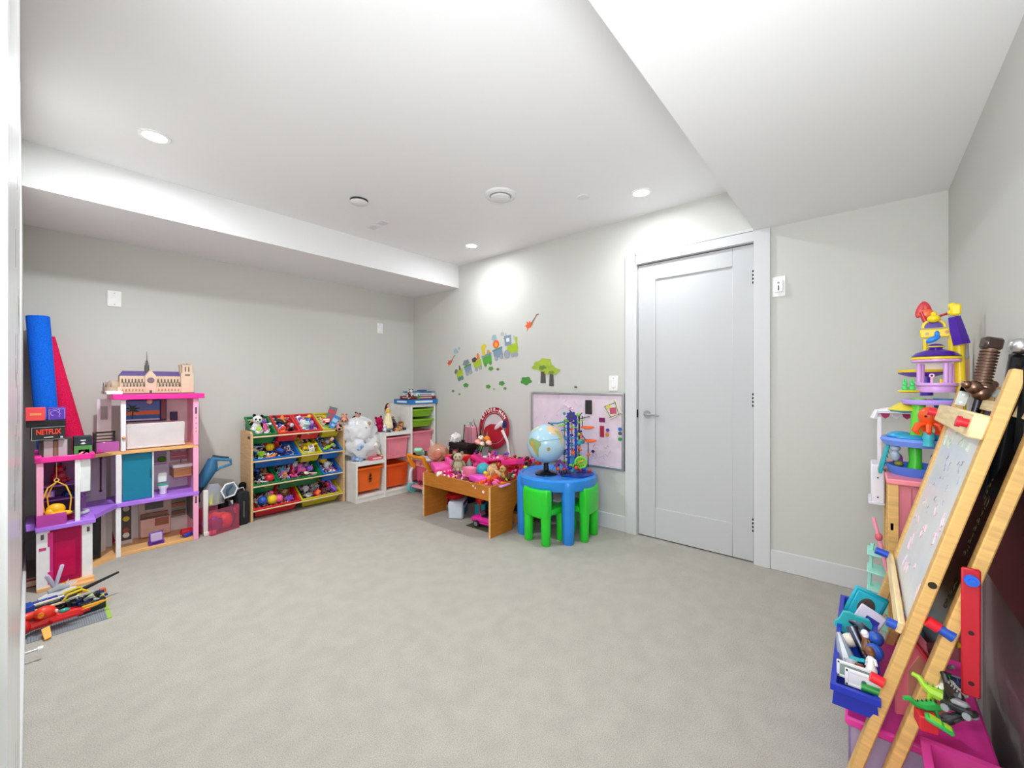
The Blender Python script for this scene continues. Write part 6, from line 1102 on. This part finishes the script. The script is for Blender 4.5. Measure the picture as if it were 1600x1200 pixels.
# ================================================================ WOODEN PLAY STAND WITH TOWERS
ST=T('play_stand','wooden play stand with a pink front panel beside the near wall','play stand',(2.36,-.185,0))
def sb(): return G().at((-2.36,.185,0))
for x in(2.10,2.58):
    for y in(-.300,-.095): M('stand_post',sb().b2(x,x+.030,y,y+.030,0,.775,.002),pine,ST)
M('thin_post',sb().b2(2.30,2.318,-.085,-.067,0,.775,.002),pine,ST); M('thin_post',sb().b2(2.44,2.458,-.085,-.067,0,.775,.002),pine,ST)
M('front_panel',sb().b2(2.112,2.120,-.270,-.095,.08,.775),mt('#d87a88'),ST)
for y in(-.13,-.17,-.21,-.25): M('panel_groove',sb().b2(2.1105,2.113,y-.0015,y+.0015,.09,.765),mt('#a85c6a'),ST)
M('top_board',sb().b2(2.090,2.63,-.305,-.060,.775,.795,.004),mt('#f08a96'),ST); M('lower_rail',sb().b2(2.10,2.61,-.082,-.070,.14,.17,.002),pine,ST); M('lower_rail',sb().b2(2.10,2.61,-.082,-.070,.60,.63,.002),pine,ST)
t=T('white_side_box','white plastic box hung on the outer side of the play stand','box',tuple(aX(1371,752,2.46))); M('hung_box',G().box((0,0,0),(.16,.045,.17),.004),mt('#e9e6ee'),t); M('box_lip',G().box((0,.004,-.082),(.17,.055,.012),.003),mt('#dedbe6'),t)
for z in(.03,-.055): M('screw_dot',G().cyl((-.0805,0,z),(-.082,0,z),.0035,n=8),mt('#44424a'),t)
CN_=T('market_canopy','white play market canopy with magenta bunting behind the blue toy house','canopy',(2.56,-.155,.795))
wc=mt('#ece9f0')
for y in(.105,-.12): M('canopy_post',G().b2(-.008,.008,y-.008,y+.008,0,.205,.002),wc,CN_)
M('canopy_roof',G().tube([(0,.125,.195),(0,.115,.225),(0,.06,.238),(0,-.07,.238),(0,-.13,.22)],.014,8),wc,CN_); M('canopy_sheet',G().b2(-.10,.004,-.13,.115,.225,.232,.002),mt('#dcdae2'),CN_)
for i in range(6): M('bunting_flag',G().prism([(-.017,.0),(.017,0),(.012,-.016),(0,-.026),(-.012,-.016)],.003,(-.012,.085-i*.036,.222),(90,0,90)),mt('#c02a6a' if i%2==0 else '#f0eef2','card'),CN_)
# blue two-level sea playhouse
SX=2.20
def c3(px,py,X=SX): return aX(px,py,X)
def smm(px,X=SX): d=ray(px,600); t=X/d[0]; return t*math.hypot(d[0],d[1])/F*math.cos(TH-math.atan2(d[1],d[0]))  # metres per pixel
HB=T('sea_playhouse','blue and teal two-level sea toy house with a green trunk on the pink stand top','toy house',(SX,-.165,.795))
O_=Vector((SX,-.165,.795))
def L_(px,py,X=SX): return tuple(c3(px,py,X)-O_)
bb,tt=mt('#4f7fe0'),mt('#18a6b0')
M('base_basin',G().lathe([(0,.0),(.085,.0),(.100,.035),(.092,.035),(.078,.010),(0,.010)],(.06,.005,.0),28),bb,HB)
M('upper_deck',G().lathe([(0,.0),(.105,.0),(.115,.020),(.110,.030),(0,.022)],(.06,.005,.115),28),mt('#6f93ec'),HB)
M('wave_rim',G().sph((.05,.060,.150),(.05,.040,.018)).sph((.0,.02,.147),(.035,.055,.012)),mt('#2f9fd0'),HB)
M('teal_ladder',G().box((.10,.105,.06),(.10,.012,.14),.003,(12,0,0)),tt,HB)
for k in range(7): M('ladder_rung',G().box((.10,.113-.004*k+.0,.005+k*.018),(.105,.012,.005),.001,(12,0,0)),mt('#129aa4'),HB)
M('teal_ladder',G().box((.02,-.085,.07),(.03,.012,.14),.003),tt,HB)
M('green_trunk',G().tube([(.02,.02,.01),(.018,.018,.06),(.022,.02,.115)],[.026,.018,.020],10),mt('#3fc02f'),HB); M('green_trunk',G().tube([(.02,.01,.14),(.018,.012,.22),(.02,.01,.30)],[.024,.020,.022],10),mt('#6fdc3f'),HB)
M('umbrella',G().lathe([(0,.03),(.02,.026),(.052,.0),(.050,-.004),(0,.014)],(.05,.045,.255),16),mt('#e9d84a'),HB); M('umbrella_lining',G().lathe([(0,-.012),(.044,-.006),(.046,.0)],(.05,.045,.252),16),mt('#1f8f98'),HB)
M('purple_coral',G().sph((.04,-.055,.05),(.022,.02,.030)).sph((.03,-.035,.075),(.018,.012,.016)).sph((.05,-.065,.085),(.012,.014,.014)),mt('#8a3fd0'),HB)
M('magenta_coral',G().sph((.09,.065,.05),(.016,.016,.026)),mt('#a83fb0'),HB)
M('blue_column',G().cyl((.02,-.055,.140),(.02,-.055,.170),.024,n=16),mt('#2a7fb0'),HB); M('upper_column',G().cyl((.03,-.06,.23),(.03,-.06,.30),.026,.030,n=16),mt('#2a7fb0'),HB)
t=T('toy_fish_figure','small grey and white toy figure inside the lower level of the sea house','toy figure',tuple(c3(1399,712,2.22))); M('figure_body',G().sph((0,0,0),(.016,.014,.022)).sph((0,0,.03),(.018,.016,.014)),mt('#9fb0c4'),t); M('figure_shell',G().sph((.004,-.01,-.03),(.016,.014,.012)),mt('#7a7f2a'),t)
OC=T('octopus_toy','bright orange octopus toy sitting on the upper deck of the sea house','toy',tuple(c3(1453,650,2.12))); om=mt('#f0561c','plastic',rough=.3)
M('octopus_head',G().sph((0,0,0),(.032,.032,.034),n=22),om,OC)
for a in range(7):
    c_,s_2=math.cos(a*.9+.3),math.sin(a*.9+.3); M('tentacle',G().tube([(.012*c_,.012*s_2,-.026),(.032*c_,.034*s_2,-.034),(.038*c_,.044*s_2,-.055),(.026*c_,.034*s_2,-.066)],[.009,.009,.008,.006],8),om,OC)
M('eye',G().sph((-.028,.013,.0),.004,n=8),mt('#2a1410'),OC)
t=T('teal_toy_column','aqua dotted toy column in front of the octopus','toy',tuple(c3(1451,684,2.10))); M('column_body',G().lathe([(0,-.03),(.016,-.03),(.014,-.01),(.017,.0),(.012,.02),(0,.022)],n=14),mt('#3fb6c4'),t)
# purple and yellow castle tower
CX=2.22; CT=T('castle_tower','tall purple, yellow and lilac toy castle tower rising above the stand','toy castle',tuple(c3(1462,632,CX))); OT=Vector(CT.location)
def K_(px,py,X=CX): return c3(px,py,X)-OT
ppu,yel,lil,lav=mt('#4a1f9c','gloss'),mt('#f3d51e'),mt('#d8a6e4'),mt('#b99cf0')
def disc(n,px,py,r,h,m,X=CX,z2=None): p=K_(px,py,X); return M(n,G().lathe([(0,0),(r*.96,0),(r,h*.25),(r,h*.8),(r*.95,h),(0,h)],tuple(p),32),m,CT)
disc('lavender_platform',1455,632,.082,.018,lav); disc('lilac_base',1462,613,.052,.026,lil); disc('lilac_rim',1462,603,.060,.012,lil)
for px,dX in((1436,.0),(1441,.05),(1484,-.0),(1478,-.04),(1491,.05)): 
    p=K_(px,602,CX+dX); M('pavilion_column',G().cyl(tuple(p),tuple(p+Vector((0,0,.082))),.0065,.0075,n=10),lil,CT)
disc('roof_ring',1462,566,.068,.010,lil); disc('roof_band',1462,562,.069,.010,yel)
p=K_(1462,557); M('purple_dome',G().lathe([(0,0),(.068,0),(.055,.014),(.030,.024),(.018,.028),(.020,.034),(.022,.040),(.016,.046),(0,.048)],tuple(p),32),ppu,CT)
M('dome_ring',G().torus(tuple(p+Vector((0,0,.036))),.022,.0025,(0,0,0),24,6),yel,CT)
p=K_(1470,520,2.28); M('yellow_balcony',G().box(tuple(p),(.012,.115,.034),.004),yel,CT); M('balcony_hole',G().cyl(tuple(p+Vector((-.0065,-.016,.002))),tuple(p+Vector((-.0075,-.016,.002))),.006,n=14).cyl(tuple(p+Vector((-.0065,.038,-.002))),tuple(p+Vector((-.0075,.038,-.002))),.006,n=14),mt('#c9a06a'),CT)
for px in(1446,1485): 
    q0=K_(px,560,2.28); M('balcony_post',G().cyl(tuple(q0),tuple(q0+Vector((0,0,.075))),.007,n=10),yel,CT)
p=K_(1459,512,2.27); M('yellow_arch',G().torus(tuple(p),.030,.005,(90,0,90),20,6,arc=180),yel,CT); M('purple_arch_fill',G().prism([(.026*math.cos(R(a)),.026*math.sin(R(a))) for a in range(0,181,15)],.006,tuple(p),(90,0,90)),ppu,CT)
p=K_(1459,498,2.25); M('yellow_duck_head',G().sph(tuple(p),(.017,.019,.015)).sph(tuple(p+Vector((0,0,.018))),.009),yel,CT)
for px,py,r in((1439,480,18),(1448,480,-14)): p=K_(px,py+4,2.3); M('red_fan_blade',G().sph(tuple(p),(.005,.014,.034),(r,0,0)),mt('#c9303a'),CT)
p=K_(1447,490,2.29); M('orange_fan_base',G().sph(tuple(p),(.007,.022,.018)),mt('#e8683a'),CT); p=K_(1446,503,2.29); M('red_fan_stem',G().cyl(tuple(p),tuple(p+Vector((0,.012,.04))),.008,n=10),mt('#c22a38'),CT)
M('red_slide_bar',G().cyl(tuple(K_(1467,494,2.28)),tuple(K_(1491,486,2.24)),.005,n=8),mt('#b01f38'),CT)
M('blue_bird',G().sph(tuple(K_(1458,530,2.16)),(.010,.022,.010),(-30,0,0)).sph(tuple(K_(1464,522,2.16)),(.007,.007,.013)),mt('#1f7fe0'),CT)
M('purple_tower',G().tube([tuple(K_(1491,495,2.2)),tuple(K_(1496,515,2.2)),tuple(K_(1503,538,2.2))],[.016,.020,.022],4),ppu,CT); M('tower_top',G().box(tuple(K_(1493,484,2.2)),(.030,.028,.042),.006),yel,CT); M('tower_ornament',G().sph(tuple(K_(1488,478,2.2)),.012).sph(tuple(K_(1486,488,2.2)),.010),yel,CT)
M('yellow_back_column',G().cyl(tuple(K_(1502,640,2.24)),tuple(K_(1498,535,2.24)),.014,n=12).cyl(tuple(K_(1486,562,2.24)),tuple(K_(1489,520,2.24)),.008,n=12),yel,CT)
M('side_platform',G().lathe([(0,0),(.04,.004),(.072,.016),(.074,.026),(0,.026)],tuple(K_(1440,590,2.42)),28),mt('#5b2fb0'),CT); M('platform_edge',G().lathe([(.074,0),(.076,.008),(.070,.012),(0,.012)],tuple(K_(1440,582,2.42)),28),yel,CT); M('purple_stem',G().cyl(tuple(K_(1448,618,2.4)),tuple(K_(1446,588,2.4)),.020,n=14),mt('#4f2fb8'),CT)
M('white_back_panel',G().box(tuple(K_(1462,576,2.40)),(.006,.07,.04),.002),mt('#efe6f4'),CT); M('pink_hook',G().cyl(tuple(K_(1456,603,2.2)),tuple(K_(1456,590,2.2)),.004,n=8).torus(tuple(K_(1456,587,2.2)),.006,.0025,(90,0,90),12,6),mt('#f0c0d8'),CT)
M('yellow_pegs',G().cyl(tuple(K_(1470,603,2.2)),tuple(K_(1470,592,2.2)),.003,n=6).cyl(tuple(K_(1474,603,2.2)),tuple(K_(1474,592,2.2)),.003,n=6),yel,CT)
t=T('bunny_pair','pair of joined green rabbit toys on a yellow saucer on the castle platform','toy',tuple(c3(1420,614,2.20))); M('yellow_saucer',G().lathe([(0,0),(.020,0),(.034,.006),(.032,.010),(0,.008)],n=22),yel,t)
for sy in(-.009,.011): M('rabbit',G().sph((0,sy,.018),(.010,.010,.012)).sph((0,sy,.034),(.008,.008,.008)).sph((0,sy-.003,.046),(.003,.003,.008)).sph((0,sy+.003,.046),(.003,.003,.008)),mt('#4fd070'),t)
t=T('fairy_castle_model','tan paper spire model standing against the wall behind the castle','model',tuple(aY(1507,620,-.295)))
M('paper_tower',G().prism([(-.02,0),(.02,0),(.018,.14),(.010,.16),(.004,.24),(-.004,.16),(-.016,.14)],.012,(0,0,0),(90,0,0)),mt('#b98f6a','card'),t); M('paper_spire',G().cyl((-.012,-.006,.15),(-.012,-.006,.235),.006,.0005,n=6),mt('#8f9396','card'),t)
# mint shelf tower beside the stand
MT=T('mint_rack','mint green plastic toy rack with stacked rungs between the stand and the tray','toy rack',(2.14,-.03,0)); mm=mt('#9fe0d2')
for y in(.018,-.040): M('rack_upright',G().tube([(0,y+.008,0),(.01,y+.004,.30),(.03,y-.010,.52)],.006,6),mm,MT)
for k in range(7): M('rack_shelf',G().box((.005+.003*k,-.010-.002*k*0,.08+k*.068),(.075,.070,.007),.002,(8,-10,0)),mm,MT)
t=T('pink_wand','thin pink toy wand leaning beside the mint rack','toy wand',tuple(c3(1390,905,2.08))); M('wand_stick',G().cyl((0,0,0),(.0,.045,.22),.007,.006,n=10),mt('#f29ab4'),t); M('wand_bulb',G().sph((0,.030,.15),(.012,.012,.016)),mt('#d8606a'),t)
